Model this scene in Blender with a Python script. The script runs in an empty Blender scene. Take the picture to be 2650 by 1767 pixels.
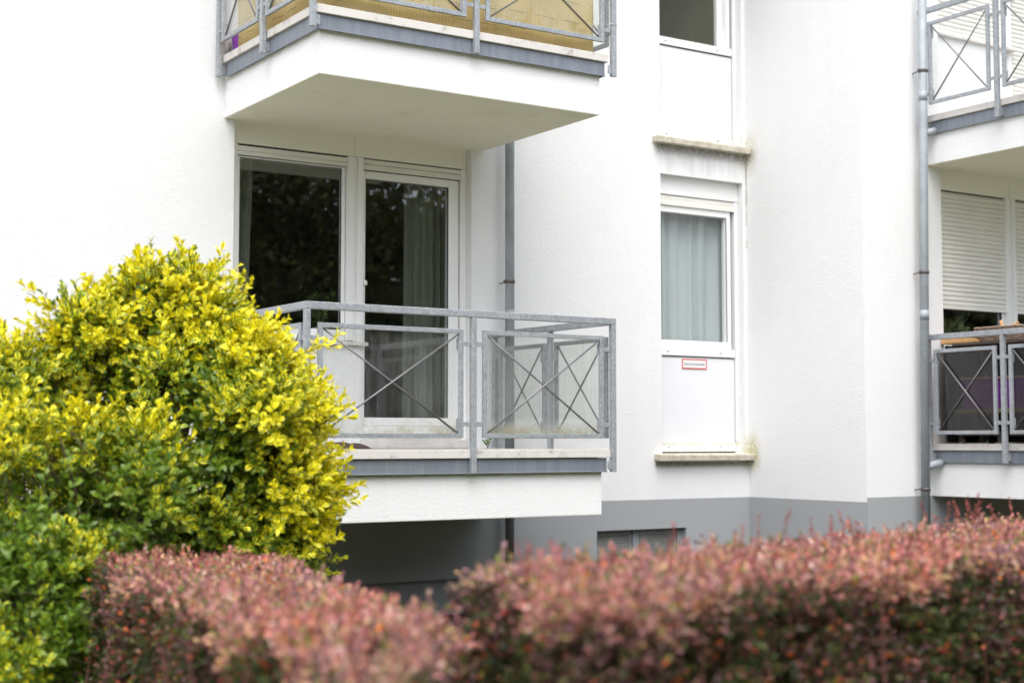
import bpy, math, random
import numpy as np
from mathutils import Vector, Matrix
R = math.radians
rng = np.random.default_rng(7)
random.seed(7)
H = 1.3                       # eye height: everything below is measured from the eye, H lifts it to the ground
S = bpy.context.scene
COL = S.collection

# ------------------------------------------------------------------ camera
cam = bpy.data.cameras.new('camera'); co = bpy.data.objects.new('camera', cam); COL.objects.link(co)
yaw, pitch = .5786, .0674
f = Vector((math.sin(yaw)*math.cos(pitch), math.cos(yaw)*math.cos(pitch), math.sin(pitch)))
r = Vector((math.cos(yaw), -math.sin(yaw), 0)); u = r.cross(f)
co.matrix_world = Matrix(((r.x, u.x, -f.x, 0), (r.y, u.y, -f.y, 0), (r.z, u.z, -f.z, H), (0, 0, 0, 1)))
cam.sensor_width = 36; cam.lens = 3822/2650*36
cam.clip_start = .05; cam.clip_end = 500
cam.dof.use_dof = True; cam.dof.focus_distance = 9.3; cam.dof.aperture_fstop = 1.8; cam.dof.aperture_blades = 0
S.camera = co
# ------------------------------------------------------------------ world and sun
SUN_EL, SUN_AZ = R(62), R(217)      # azimuth clockwise from +Y; the sun is behind the camera, a little left
w = bpy.data.worlds.new('World'); S.world = w; w.use_nodes = True
nt = w.node_tree; nt.nodes.clear()
out = nt.nodes.new('ShaderNodeOutputWorld'); bg = nt.nodes.new('ShaderNodeBackground')
sky = nt.nodes.new('ShaderNodeTexSky'); sky.sky_type = 'NISHITA'; sky.sun_disc = False
sky.sun_elevation = SUN_EL; sky.sun_rotation = SUN_AZ; sky.air_density = 1.0; sky.dust_density = 3.0
hs = nt.nodes.new('ShaderNodeHueSaturation'); hs.inputs['Saturation'].default_value = .38
nt.links.new(sky.outputs[0], hs.inputs['Color']); nt.links.new(hs.outputs[0], bg.inputs[0]); nt.links.new(bg.outputs[0], out.inputs[0])
bg.inputs[1].default_value = .15
sl = bpy.data.lights.new('sun', 'SUN'); so = bpy.data.objects.new('sun', sl); COL.objects.link(so)
sl.energy = .95; sl.angle = R(60); sl.color = (1, .965, .95)
sd = Vector((math.sin(SUN_AZ)*math.cos(SUN_EL), math.cos(SUN_AZ)*math.cos(SUN_EL), math.sin(SUN_EL)))
so.rotation_euler = sd.to_track_quat('Z', 'Y').to_euler()
so.location = (-3, -12, 16)
S.view_settings.view_transform = 'Standard'; S.view_settings.look = 'None'
S.view_settings.exposure = 1.44; S.view_settings.gamma = 1
S.cycles.max_bounces = 10; S.cycles.transparent_max_bounces = 24

# ------------------------------------------------------------------ material helpers
class NT:
    def __init__(s, name):
        s.m = bpy.data.materials.new(name); s.m.use_nodes = True; s.t = s.m.node_tree; s.t.nodes.clear()
        s.out = s.n('ShaderNodeOutputMaterial')
    def n(s, t, **k):
        x = s.t.nodes.new(t)
        for a, v in k.items(): setattr(x, a, v)
        return x
    def l(s, a, b): s.t.links.new(a, b)
    def set(s, sock, v):
        if hasattr(v, 'is_output') or isinstance(v, bpy.types.NodeSocket): s.l(v, sock)
        else: sock.default_value = v
    def math(s, op, a, b=0., c=None):
        x = s.n('ShaderNodeMath', operation=op); s.set(x.inputs[0], a); s.set(x.inputs[1], b)
        if c is not None: s.set(x.inputs[2], c)
        return x.outputs[0]
    def step(s, v, a, b, smooth=True):   # 0 at a, 1 at b
        x = s.n('ShaderNodeMapRange'); x.interpolation_type = 'SMOOTHSTEP' if smooth else 'LINEAR'
        s.set(x.inputs[0], v); x.inputs[1].default_value = a; x.inputs[2].default_value = b; return x.outputs[0]
    def noise(s, scale, detail=3, rough=.55, vec=None, dist=0.):
        x = s.n('ShaderNodeTexNoise'); x.inputs['Scale'].default_value = scale; x.inputs['Detail'].default_value = detail
        x.inputs['Roughness'].default_value = rough; x.inputs['Distortion'].default_value = dist
        s.l(vec if vec is not None else s.pos(), x.inputs['Vector']); return x.outputs[0]
    def pos(s):
        if not hasattr(s, '_p'): s._p = s.n('ShaderNodeNewGeometry').outputs['Position']
        return s._p
    def xyz(s):
        if not hasattr(s, '_x'):
            x = s.n('ShaderNodeSeparateXYZ'); s.l(s.pos(), x.inputs[0]); s._x = x.outputs
        return s._x
    def scaled(s, v):
        x = s.n('ShaderNodeVectorMath', operation='MULTIPLY'); s.l(s.pos(), x.inputs[0]); x.inputs[1].default_value = v; return x.outputs[0]
    def mix(s, fac, a, b):
        x = s.n('ShaderNodeMix', data_type='RGBA')
        s.set(x.inputs[0], fac)
        for k, v in ((6, a), (7, b)):
            if isinstance(v, tuple): v = tuple(v)+((1,) if len(v) == 3 else ())
            s.set(x.inputs[k], v)
        return x.outputs[2]
    def mul(s, *a):
        o = a[0]
        for b in a[1:]: o = s.math('MULTIPLY', o, b)
        return o
    def bsdf(s, col, rough=.6, metal=0., spec=.5, normal=None, coat=0):
        b = s.n('ShaderNodeBsdfPrincipled')
        if isinstance(col, tuple): col = tuple(col)+(1,)
        s.set(b.inputs['Base Color'], col); s.set(b.inputs['Roughness'], rough); s.set(b.inputs['Metallic'], metal)
        b.inputs['Specular IOR Level'].default_value = spec
        if normal is not None: s.l(normal, b.inputs['Normal'])
        return b.outputs[0]
    def bump(s, h, dist=.002, strength=1.):
        b = s.n('ShaderNodeBump'); b.inputs['Distance'].default_value = dist; b.inputs['Strength'].default_value = strength
        s.l(h, b.inputs['Height']); return b.outputs[0]
    def done(s, sh): s.l(sh, s.out.inputs[0]); return s.m

def box_mask(t, rng6, soft):
    X, Y, Z = t.xyz(); o = None
    for ax, (a, b) in zip((X, Y, Z), rng6):
        if a is None: continue
        m = t.math('MULTIPLY', t.step(ax, a-soft, a+soft), t.step(ax, b+soft, b-soft))
        o = m if o is None else t.math('MULTIPLY', o, m)
    return o

def plaster(name, base, grain=1., stains=True, tint=None):
    t = NT(name)
    big = t.noise(1.3, 4, .6)
    col = t.mix(t.math('MULTIPLY', t.step(big, .35, .75), .25), base, tuple(c*.9 for c in base))
    rain = t.noise(1, 5, .65, vec=t.scaled((5, 5, .35)))
    col = t.mix(t.mul(t.step(rain, .5, .8), .22), col, tuple(c*.86 for c in base))
    fine = t.noise(190, 4, .65)
    mid = t.noise(75, 3, .6)
    col = t.mix(t.math('MULTIPLY', t.step(fine, .62, .36), .13*grain), col, tuple(c*.72 for c in base))
    if not stains and grain == .5:
        mo = t.noise(3.2, 6, .75); sp = t.noise(26, 3, .6)
        col = t.mix(t.mul(t.step(mo, .5, .75), .4), col, (.62, .56, .36)); col = t.mix(t.mul(t.step(sp, .70, .74), .5), col, (.40, .33, .2))
    if stains:
        X, Y, Z = t.xyz(); n = t.noise(9, 5, .7); n2 = t.noise(45, 4, .7)
        streak = t.noise(1, 4, .6, vec=t.scaled((16, 16, 1.6)))
        # soot under the upper stair window sill
        m = t.mul(box_mask(t, ((7.83, 8.83), (9.6, 9.9), (H+2.44, H+2.56)), .03), t.step(n2, .25, .55))
        m = t.mul(m, t.step(Z, H+2.40, H+2.53))
        col = t.mix(t.mul(m, .8), col, (.16, .14, .11))
        m = t.mul(box_mask(t, ((7.9, 8.72), (9.6, 9.9), (H+2.29, H+2.56)), .05), t.step(streak, .35, .65))
        col = t.mix(t.mul(m, .3), col, (.42, .37, .38))
        # dirt under the lower sill
        m = t.mul(box_mask(t, ((7.8, 8.83), (9.6, 9.9), (H-.215, H-.17)), .018), t.step(n2, .2, .5))
        col = t.mix(t.mul(m, .75), col, (.2, .18, .1))
        # algae in the corner beside both sills
        d = t.n('ShaderNodeVectorMath', operation='DISTANCE'); t.l(t.scaled((1, 1, .55)), d.inputs[0]); d.inputs[1].default_value = (8.82, 9.68, (H-.10)*.55)
        m = t.mul(t.step(d.outputs['Value'], .13, .02), t.step(n2, .3, .6))
        col = t.mix(t.mul(m, .85), col, (.38, .36, .06))
        d = t.n('ShaderNodeVectorMath', operation='DISTANCE'); t.l(t.scaled((1, 1, .5)), d.inputs[0]); d.inputs[1].default_value = (8.82, 9.68, (H+2.54)*.5)
        m = t.mul(t.step(d.outputs['Value'], .13, .02), t.step(n2, .35, .6))
        col = t.mix(t.mul(m, .6), col, (.38, .34, .12))
        # dark joint below them in the inner corner
        m = t.mul(box_mask(t, ((8.834, 8.85), (9.725, 9.75), (H+1.7, H+2.5)), .006), t.step(n, .35, .6))
        col = t.mix(t.mul(m, .6), col, (.25, .24, .15))
        # damp line below the balcony edge beams
        for z0 in (-.225, 2.497):
            m = t.mul(box_mask(t, ((3.7, 6.1), (8.0, 9.6), (H+z0, H+z0+.02)), .012), t.step(n, .25, .6))
            col = t.mix(t.mul(m, .45), col, (.42, .42, .25))
        m = t.mul(t.step(n2, .7, .76), t.step(n, .5, .65))
        col = t.mix(t.mul(m, .25), col, (.45, .44, .4))
    h = t.math('ADD', t.mul(fine, .6), t.mul(mid, .6))
    return t.done(t.bsdf(col, .92, spec=.15, normal=t.bump(h, .006*grain, .9)))

def simple(name, base, rough=.5, spec=.5, var=.12, scale=6., metal=0., bump=0., bscale=60.):
    t = NT(name)
    n = t.noise(scale, 4, .65)
    col = t.mix(t.step(n, .3, .75), base, tuple(max(0, c*(1-var)) for c in base))
    nm = t.bump(t.noise(bscale, 3, .6), bump) if bump else None
    return t.done(t.bsdf(col, rough, metal=metal, spec=spec, normal=nm))

def galvanised():
    t = NT('galvanised steel')
    v = t.n('ShaderNodeTexVoronoi'); v.inputs['Scale'].default_value = 120; t.l(t.pos(), v.inputs['Vector'])
    sep = t.n('ShaderNodeSeparateColor'); t.l(v.outputs['Color'], sep.inputs[0])
    n = t.noise(14, 4, .6)
    col = t.mix(sep.outputs[0], (.27, .29, .31), (.42, .44, .465))
    col = t.mix(t.mul(t.step(n, .45, .75), .5), col, (.22, .235, .25))
    st = t.noise(30, 5, .7)
    col = t.mix(t.mul(t.step(st, .62, .78), .35), col, (.20, .17, .12))
    rr = t.math('ADD', .42, t.mul(sep.outputs[1], .16))
    return t.done(t.bsdf(col, rr, metal=.35, spec=.5, normal=t.bump(t.noise(160, 2, .5), .0008)))

def beam_mat():
    t = NT('blue grey steel beam')
    s = t.noise(1, 4, .6, vec=t.scaled((30, 30, 2.2)))
    n = t.noise(60, 4, .6)
    col = t.mix(s, (.13, .15, .185), (.30, .325, .37))
    col = t.mix(t.mul(t.step(n, .6, .75), .3), col, (.06, .065, .075))
    return t.done(t.bsdf(col, .5, metal=.3, spec=.5))

def pvc(name='white window plastic', base=(.8, .8, .79)):
    t = NT(name)
    n = t.noise(3, 4, .6); n2 = t.noise(60, 4, .7); X, Y, Z = t.xyz()
    col = t.mix(t.mul(t.step(n, .4, .8), .2), base, tuple(c*.86 for c in base))
    m = t.mul(box_mask(t, ((7.7, 8.9), (9.5, 9.9), (H-.035, H+.005)), .02), t.step(n2, .38, .6))
    col = t.mix(t.mul(m, .7), col, (.4, .38, .12))
    m = t.mul(box_mask(t, ((7.7, 8.9), (9.5, 9.9), (H+2.60, H+2.70)), .02), t.step(n2, .42, .62))
    col = t.mix(t.mul(m, .45), col, (.42, .36, .22))
    return t.done(t.bsdf(col, .32, spec=.5))

def cap_mat():
    t = NT('weathered cement edging')
    n = t.noise(7, 5, .7); n2 = t.noise(60, 4, .7)
    col = t.mix(t.mul(t.step(n, .48, .72), .55), (.62, .59, .56), (.42, .385, .36))
    m = t.mul(t.step(n, .6, .68), t.step(n2, .4, .65))
    col = t.mix(t.mul(m, .7), col, (.16, .13, .12))
    return t.done(t.bsdf(col, .85, spec=.2, normal=t.bump(n2, .001)))

def sill_mat():
    t = NT('algae stained window sill')
    n = t.noise(12, 5, .7); n2 = t.noise(70, 4, .7)
    col = t.mix(t.step(n, .35, .7), (.62, .58, .5), (.42, .37, .28))
    col = t.mix(t.mul(t.step(n2, .5, .7), .6), col, (.24, .21, .1))
    return t.done(t.bsdf(col, .8, spec=.2))

def glass(name, refl=1.9, tint=(.86, .9, .9), dirt=0., dirtcol=(.55, .55, .5), base_z=None, spec=False):
    """thin pane: clear with a mirror share that grows at grazing angles; dirt is a diffuse film on it"""
    t = NT(name)
    fr = t.n('ShaderNodeFresnel'); gm = t.n('ShaderNodeNewGeometry')   # same reflectance from either side of the pane
    t.l(t.math('ADD', t.mul(gm.outputs['Backfacing'], 1/refl-refl), refl), fr.inputs['IOR'])
    tr = t.n('ShaderNodeBsdfTransparent'); tr.inputs[0].default_value = tuple(tint)+(1,)
    gl = t.n('ShaderNodeBsdfGlossy'); gl.inputs['Roughness'].default_value = .01; gl.inputs[0].default_value = (.95, .97, 1, 1)
    mx = t.n('ShaderNodeMixShader'); t.l(fr.outputs[0], mx.inputs[0]); t.l(tr.outputs[0], mx.inputs[1]); t.l(gl.outputs[0], mx.inputs[2])
    sh = mx.outputs[0]
    if dirt:
        n = t.noise(5, 5, .7); n2 = t.noise(140, 3, .7)
        st = t.noise(1, 4, .6, vec=t.scaled((40, 40, 3)))
        a = t.math('ADD', t.mul(t.step(n, .3, .8), dirt*.8), t.mul(t.step(st, .45, .75), dirt*.7))
        a = t.math('ADD', a, dirt*.35)
        a = t.math('ADD', a, t.mul(t.step(n2, .72, .76), .45))
        c = dirtcol+(1,)
        if base_z is not None:
            X, Y, Z = t.xyz(); lo = t.mul(t.step(Z, base_z+.10, base_z), t.step(n, .3, .6))
            a = t.math('ADD', a, t.mul(lo, .45)); c = t.mix(lo, dirtcol, (.45, .42, .28))
        a = t.math('MINIMUM', a, .9)
        d = t.n('ShaderNodeBsdfDiffuse'); tl = t.n('ShaderNodeBsdfTranslucent')
        t.set(d.inputs[0], c); t.set(tl.inputs[0], c)
        m1 = t.n('ShaderNodeMixShader'); m1.inputs[0].default_value = .5; t.l(d.outputs[0], m1.inputs[1]); t.l(tl.outputs[0], m1.inputs[2])
        m2 = t.n('ShaderNodeMixShader'); t.l(a, m2.inputs[0]); t.l(sh, m2.inputs[1]); t.l(m1.outputs[0], m2.inputs[2]); sh = m2.outputs[0]
    return t.done(sh)

def cloth(name, base, trans=.35):
    t = NT(name)
    wv = t.noise(400, 2, .5)
    col = t.mix(wv, base, tuple(c*.85 for c in base))
    d = t.bsdf(col, .9, spec=.1); tl = t.n('ShaderNodeBsdfTranslucent'); t.l(col, tl.inputs[0])
    m = t.n('ShaderNodeMixShader'); m.inputs[0].default_value = trans; t.l(d, m.inputs[1]); t.l(tl.outputs[0], m.inputs[2])
    return t.done(m.outputs[0])

def screen_mat():
    t = NT('yellow ribbed privacy matting')
    wv = t.n('ShaderNodeTexWave'); wv.inputs['Scale'].default_value = 1; wv.wave_type = 'BANDS'; wv.bands_direction = 'X'
    uv = t.n('ShaderNodeUVMap'); mp = t.n('ShaderNodeVectorMath', operation='MULTIPLY'); t.l(uv.outputs[0], mp.inputs[0]); mp.inputs[1].default_value = (30, 0, 0)
    t.l(mp.outputs[0], wv.inputs['Vector']); wv.inputs['Distortion'].default_value = .0
    n = t.noise(6, 4, .6); n2 = t.noise(1, 3, .6, vec=t.scaled((90, 90, 2)))
    col = t.mix(t.step(wv.outputs[0], .1, .7), (.70, .55, .22), (.94, .82, .50))
    col = t.mix(t.mul(t.step(n2, .5, .75), .5), col, (.92, .80, .50))
    col = t.mix(t.mul(t.step(n, .4, .7), .25), col, (.80, .58, .20))
    d = t.bsdf(col, .5, spec=.4, normal=t.bump(wv.outputs[0], .003)); tl = t.n('ShaderNodeBsdfTranslucent'); t.l(col, tl.inputs[0])
    m = t.n('ShaderNodeMixShader'); m.inputs[0].default_value = .45; t.l(d, m.inputs[1]); t.l(tl.outputs[0], m.inputs[2])
    return t.done(m.outputs[0])

def leaf_mat_golden():
    t = NT('gold edged evergreen leaf')
    uv = t.n('ShaderNodeUVMap'); uv.uv_map = 'UVMap'; s = t.n('ShaderNodeSeparateXYZ'); t.l(uv.outputs[0], s.inputs[0])
    uv2 = t.n('ShaderNodeUVMap'); uv2.uv_map = 'Kind'; k = t.n('ShaderNodeSeparateXYZ'); t.l(uv2.outputs[0], k.inputs[0])
    yel, rnd = k.outputs[0], k.outputs[1]
    edge = t.math('ABSOLUTE', t.math('SUBTRACT', s.outputs[0], .5))           # 0 rib .. .5 margin
    nz = t.math('SUBTRACT', t.noise(160, 2, .5), .5)
    e = t.math('ADD', t.math('ADD', edge, t.mul(nz, .5)), t.mul(yel, .50))
    m = t.step(e, .50, .68)
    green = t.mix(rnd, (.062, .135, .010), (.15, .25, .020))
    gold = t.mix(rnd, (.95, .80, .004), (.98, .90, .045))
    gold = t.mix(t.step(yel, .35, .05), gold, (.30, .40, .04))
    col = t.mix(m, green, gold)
    rib = t.mul(t.step(edge, .05, .01), .3)
    col = t.mix(rib, col, (.30, .38, .06))
    d = t.bsdf(col, .38, spec=.45); tl = t.n('ShaderNodeBsdfTranslucent'); t.l(col, tl.inputs[0])
    mm = t.n('ShaderNodeMixShader'); mm.inputs[0].default_value = .3; t.l(d, mm.inputs[1]); t.l(tl.outputs[0], mm.inputs[2])
    return t.done(mm.outputs[0])

def leaf_mat_attr(name, trans=.3, rough=.5):
    t = NT(name)
    a = t.n('ShaderNodeAttribute'); a.attribute_name = 'leaf_pigment'
    d = t.bsdf(a.outputs['Color'], rough, spec=.35); tl = t.n('ShaderNodeBsdfTranslucent'); t.l(a.outputs['Color'], tl.inputs[0])
    mm = t.n('ShaderNodeMixShader'); mm.inputs[0].default_value = trans; t.l(d, mm.inputs[1]); t.l(tl.outputs[0], mm.inputs[2])
    return t.done(mm.outputs[0])

M = dict(
    wall=plaster('white roughcast plaster', (.79, .79, .79)),
    soffit=plaster('bounce tinted soffit', (.80, .775, .64), grain=.5, stains=False),  # cream tint stands in for warm light bounced up from the greenery
    plinth=plaster('grey plinth paint', (.335, .35, .36), grain=.45, stains=False),
    galv=galvanised(), beam=beam_mat(), pvc=pvc(), cream=pvc('creamy window plastic', (.80, .78, .70)),
    cap=cap_mat(), sill=sill_mat(),
    panel=simple('white spandrel board', (.73, .74, .76), .35, var=.04, scale=2),
    slat=simple('cream shutter slats', (.76, .745, .69), .45, var=.08, scale=5),
    seal=simple('dark rubber seal', (.012, .013, .02), .5),
    gap=simple('dark joint', (.03, .03, .028), .9),
    glass=glass('window glass', 1.95, (.93, .94, .93)),
    stairglass=glass('stair window glass', 1.5, (.95, .96, .96)),
    film=glass('dirty balcony glass', 1.4, (.95, .96, .95), .05, (.74, .74, .70), H+.05),
    smoke=glass('smoky balcony glass', 1.5, (.52, .49, .47), .06, (.18, .165, .16)),
    curtain=cloth('grey green curtain', (.34, .365, .31)), voile=cloth('pale blue grey curtain', (.76, .82, .82), .4),
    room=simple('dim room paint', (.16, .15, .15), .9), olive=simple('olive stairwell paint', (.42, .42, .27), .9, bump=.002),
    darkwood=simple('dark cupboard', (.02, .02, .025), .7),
    tile=simple('balcony floor slabs', (.5, .47, .44), .85, scale=9, var=.35),
    block=simple('pale cement block', (.62, .6, .58), .9, scale=10, var=.2, bump=.001),
    pipe=simple('zinc pipe', (.33, .36, .385), .62, metal=.15, var=.25, scale=5),
    clampm=simple('rusty steel clamp', (.13, .11, .11), .6, metal=.4, var=.4, scale=60),
    red=simple('red sign border', (.62, .025, .02), .4, var=.03), signw=simple('white sign plate', (.78, .78, .78), .35, var=.03),
    ink=simple('dark grey lettering', (.10, .11, .13), .5), green=simple('green drain slot', (.02, .12, .09), .5),
    screen=screen_mat(), wire=simple('dark wire', (.12, .07, .03), .6),
    purple=simple('purple plastic', (.22, .035, .36), .4), lid=simple('peach plastic', (.55, .33, .22), .45),
    wood=simple('peach plywood', (.62, .36, .15), .55, scale=14, var=.25), plank=simple('olive painted board', (.26, .27, .07), .6),
    wicker=simple('brown wicker', (.32, .23, .17), .75, scale=70, var=.5), black=simple('black plastic sheet', (.015, .014, .016), .28),
    castor=simple('grey castor rubber', (.35, .35, .35), .5), brown=simple('dark brown cloth', (.07, .045, .04), .95, bump=.002),
    dbrown=simple('brown grey cabinet board', (.07, .058, .05), .6, scale=20, var=.3), white=simple('white board', (.72, .72, .72), .5),
    decor=simple('ochre wooden ornament', (.60, .42, .04), .7), paper=simple('pale green paper', (.38, .44, .28), .8),
    rust=simple('rust brown metal', (.10, .035, .02), .6), bag=simple('pale crumpled plastic', (.55, .52, .48), .5, scale=30, var=.4),
    pot=simple('pale green pot', (.36, .46, .36), .4), stem=simple('brown bark', (.085, .06, .035), .85, scale=40, var=.4),
    redstem=simple('red brown twig', (.12, .045, .035), .8), trunk=simple('grey tree bark', (.08, .07, .055), .9, scale=12, var=.5, bump=.01),
    cover=simple('grey perforated sheet', (.33, .34, .32), .6, scale=8, var=.3), rod=simple('shade darkened steel rod', (.20, .195, .20), .45, metal=.4, var=.3, scale=20),  # rod steel darkened to paint in the shade on the thin bars
    gleaf=leaf_mat_golden(), hleaf=leaf_mat_attr('barberry leaf', .35, .5), tleaf=leaf_mat_attr('tree leaf', .25, .5), pleaf=leaf_mat_attr('house plant leaf', .3, .4),
)

# ------------------------------------------------------------------ mesh helpers
def base_of(p): return Vector(p.get('_b')) if p is not None else Vector((0, 0, 0))
def link(name, me, parent=None, base=None):
    o = bpy.data.objects.new(name, me); COL.objects.link(o)
    if parent is not None:
        o.parent = parent; o['_b'] = list(base_of(parent))
    else:
        b = Vector(base or (0, 0, 0)); o.location = b; o['_b'] = list(b)
    return o
def tag(o, label=None, cat=None, group=None, kind=None):
    for k, v in (('label', label), ('category', cat), ('group', group), ('kind', kind)):
        if v: o[k] = v
    return o
def empty(name, loc, label=None, cat=None, group=None):
    o = bpy.data.objects.new(name, None); COL.objects.link(o); b = Vector((loc[0], loc[1], loc[2]+H)); o.location = b; o['_b'] = list(b)
    o.empty_display_size = .2
    return tag(o, label, cat, group)

class MB:
    def __init__(s): s.v = []; s.f = []; s.sm = []
    def add(s, vs, fs, smooth=False):
        n = len(s.v); s.v += [tuple(v) for v in vs]; s.f += [tuple(i+n for i in f) for f in fs]; s.sm += [smooth]*len(fs); return s
    def box(s, x0, x1, y0, y1, z0, z1):
        vs = [(x, y, z) for x in (x0, x1) for y in (y0, y1) for z in (z0, z1)]
        return s.add(vs, [(0, 1, 3, 2), (4, 6, 7, 5), (0, 4, 5, 1), (2, 3, 7, 6), (0, 2, 6, 4), (1, 5, 7, 3)])
    def tube(s, pts, rad, n=10, cap=True, smooth=True):
        pts = [Vector(p) for p in pts]; rads = rad if isinstance(rad, (list, tuple)) else [rad]*len(pts)
        vs = []; prev = None
        for i, p in enumerate(pts):
            d = (pts[min(i+1, len(pts)-1)]-pts[max(i-1, 0)]).normalized()
            a = prev-d*prev.dot(d) if prev is not None else d.cross(Vector((0, 0, 1)) if abs(d.z) < .9 else Vector((1, 0, 0)))
            a.normalize(); prev = a; b = d.cross(a)
            for k in range(n):
                t = 2*math.pi*k/n; vs.append(p+(a*math.cos(t)+b*math.sin(t))*rads[i])
        fs = [(i*n+k, i*n+(k+1) % n, (i+1)*n+(k+1) % n, (i+1)*n+k) for i in range(len(pts)-1) for k in range(n)]
        s.add(vs, fs, smooth)
        if cap:
            m = len(s.v)-len(vs)
            s.f += [tuple(m+k for k in reversed(range(n))), tuple(m+(len(pts)-1)*n+k for k in range(n))]; s.sm += [False, False]
        return s
    def prism(s, poly, axis, a0, a1):
        """poly: 2D points; extruded along axis ('x','y','z')"""
        n = len(poly)
        def P(p, a): return {'x': (a, p[0], p[1]), 'y': (p[0], a, p[1]), 'z': (p[0], p[1], a)}[axis]
        vs = [P(p, a0) for p in poly]+[P(p, a1) for p in poly]
        return s.add(vs, [tuple(range(n)), tuple(reversed(range(n, 2*n)))]+[(i, i+n, (i+1) % n+n, (i+1) % n) for i in range(n)])
    def grid(s, fn, nu, nv, smooth=True):
        vs = [fn(i/nu, j/nv) for j in range(nv+1) for i in range(nu+1)]
        return s.add(vs, [(j*(nu+1)+i, j*(nu+1)+i+1, (j+1)*(nu+1)+i+1, (j+1)*(nu+1)+i) for j in range(nv) for i in range(nu)], smooth)
    def build(s, name, mat, parent=None, base=None, bevel=0, uv=None, solid=0):
        b = base_of(parent) if parent is not None else Vector(base or (0, 0, 0))
        if parent is None and base is not None: b = Vector((base[0], base[1], base[2]+H))
        me = bpy.data.meshes.new(name)
        me.from_pydata([(v[0]-b.x, v[1]-b.y, v[2]+H-b.z) for v in s.v], [], s.f)
        me.polygons.foreach_set('use_smooth', s.sm)
        me.materials.append(M[mat] if isinstance(mat, str) else mat)
        me.validate(); 
        import bmesh
        bm = bmesh.new(); bm.from_mesh(me); bmesh.ops.recalc_face_normals(bm, faces=bm.faces); bm.to_mesh(me); bm.free()
        if uv is not None:
            l = me.uv_layers.new(name='UVMap')
            for lp in me.loops:
                c = me.vertices[lp.vertex_index].co; l.data[lp.index].uv = uv(c.x+b.x, c.y+b.y, c.z+b.z-H)
        o = link(name, me, parent, b)
        if bevel:
            m = o.modifiers.new('bevel', 'BEVEL'); m.width = bevel; m.segments = 2; m.limit_method = 'ANGLE'
        if solid:
            m = o.modifiers.new('solid', 'SOLIDIFY'); m.thickness = solid; m.offset = 0
        return o
def bx(name, mat, parent, *c, bevel=0, **k): return MB().box(*c).build(name, mat, parent, bevel=bevel, **k)

# ------------------------------------------------------------------ ground
def xyz_(t): return t.xyz()
def ground():
    t = NT('rough lawn and soil')
    n = t.noise(2.2, 5, .6); n2 = t.noise(40, 4, .7); n3 = t.noise(9, 4, .6)
    col = t.mix(n2, (.20, .24, .09), (.36, .38, .16))
    col = t.mix(t.step(n3, .45, .62), col, (.16, .20, .06))
    col = t.mix(t.step(xyz_(t)[1], 1.2, .9), col, (.40, .38, .35))   # unseen pale strip, added to bounce light up at the soffits
    X, Y, Z = t.xyz()
    bed = t.math('MAXIMUM', t.math('MAXIMUM', t.step(Y, 6.5, 6.9), box_mask(t, ((7.6, 20), (4.3, 9), (None, None)), .3)), t.mul(box_mask(t, ((.9, 6.5), (2.3, 3.8), (None, None)), .2), 1.))  # soil widened by the house to cut bounce light under the balconies
    col = t.mix(t.mul(bed, t.step(n, .2, .4)), col, t.mix(n2, (.017, .013, .010), (.04, .030, .022)))
    mat = t.done(t.bsdf(col, .95, spec=.1, normal=t.bump(n2, .03)))
    m = MB(); m.grid(lambda a, b: (-60+160*a, -60+90*b, -H+.012*math.sin(9*a*12)*math.cos(b*70)), 60, 60)
    return tag(m.build('ground', mat), kind='structure')
ground()

# ------------------------------------------------------------------ building
bld = empty('apartment_building', (6, 9.62, -H), 'white roughcast apartment building with grey plinth and projecting balconies', 'building')
ZT = 6.2
# the three front walls (each steps forward to the right) and the side wall between them
wl = MB()
wl.box(-7, 3.964, 9.62, 9.95, -.497, ZT)                  # left wall
wl.box(3.964, 6.22, 9.663, 9.95, -.497, -.055)            # behind the lower slab
wl.box(3.964, 5.91, 9.66, 9.95, 4.90, ZT)
wl.box(5.91, 6.22, 9.62, 9.95, -.497, ZT)                 # strip beside the balcony door
wl.box(3.964, 4.988, 9.672, 9.86, -.055, .693)            # parapet under the balcony window
wl.box(3.964, 4.988, 9.672, 9.86, 2.668, 3.416)
wl.build('wall', 'wall', bld)
wm = MB()
wm.box(6.22, 7.872, 9.74, 10.02, -.485, ZT)
wm.box(7.872, 8.80, 9.74, 10.02, -.485, -.165)
wm.box(7.872, 8.80, 9.74, 10.02, 2.278, 2.545)
wm.box(7.872, 8.80, 9.74, 10.02, 4.98, ZT)
wm.box(8.80, 8.84, 9.74, 10.02, -.485, ZT)
wm.build('wall', 'wall', bld)
wb = MB(); wb.box(8.84, 9.1, 8.36, 10.02, -.485, ZT); wb.build('wall', 'wall', bld)
wc = MB(); wc.box(8.842, 9.773, 8.352, 8.70, -.447, ZT)
wc.box(9.773, 11.72, 8.395, 8.70, -.447, -.02)
wc.box(11.72, 16, 8.352, 8.70, -.447, ZT)
for z in (.035, 2.758):
    wc.box(9.773, 10.70, 8.40, 8.58, -.055+z, .70+z)
wc.box(9.773, 11.72, 8.395, 8.70, 4.93, ZT)
wc.build('wall', 'wall', bld)
pl = MB()
pl.box(-7, 6.22, 9.62, 9.95, -1.032, -.497); pl.box(-7, 6.22, 9.665, 9.95, -H-.1, -1.032)
pl.box(6.22, 7.187, 9.74, 10.02, -H-.1, -.485); pl.box(8.127, 8.84, 9.74, 10.02, -H-.1, -.485)
pl.box(7.187, 8.127, 9.74, 10.02, -.728, -.485); pl.box(7.187, 8.127, 9.74, 10.02, -H-.1, -1.13)
pl.box(8.84, 9.1, 8.36, 10.02, -H-.1, -.485)
pl.box(8.842, 16, 8.352, 8.70, -1.0, -.447)
pl.box(8.842, 16, 8.39, 8.70, -H-.1, -1.0)
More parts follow.
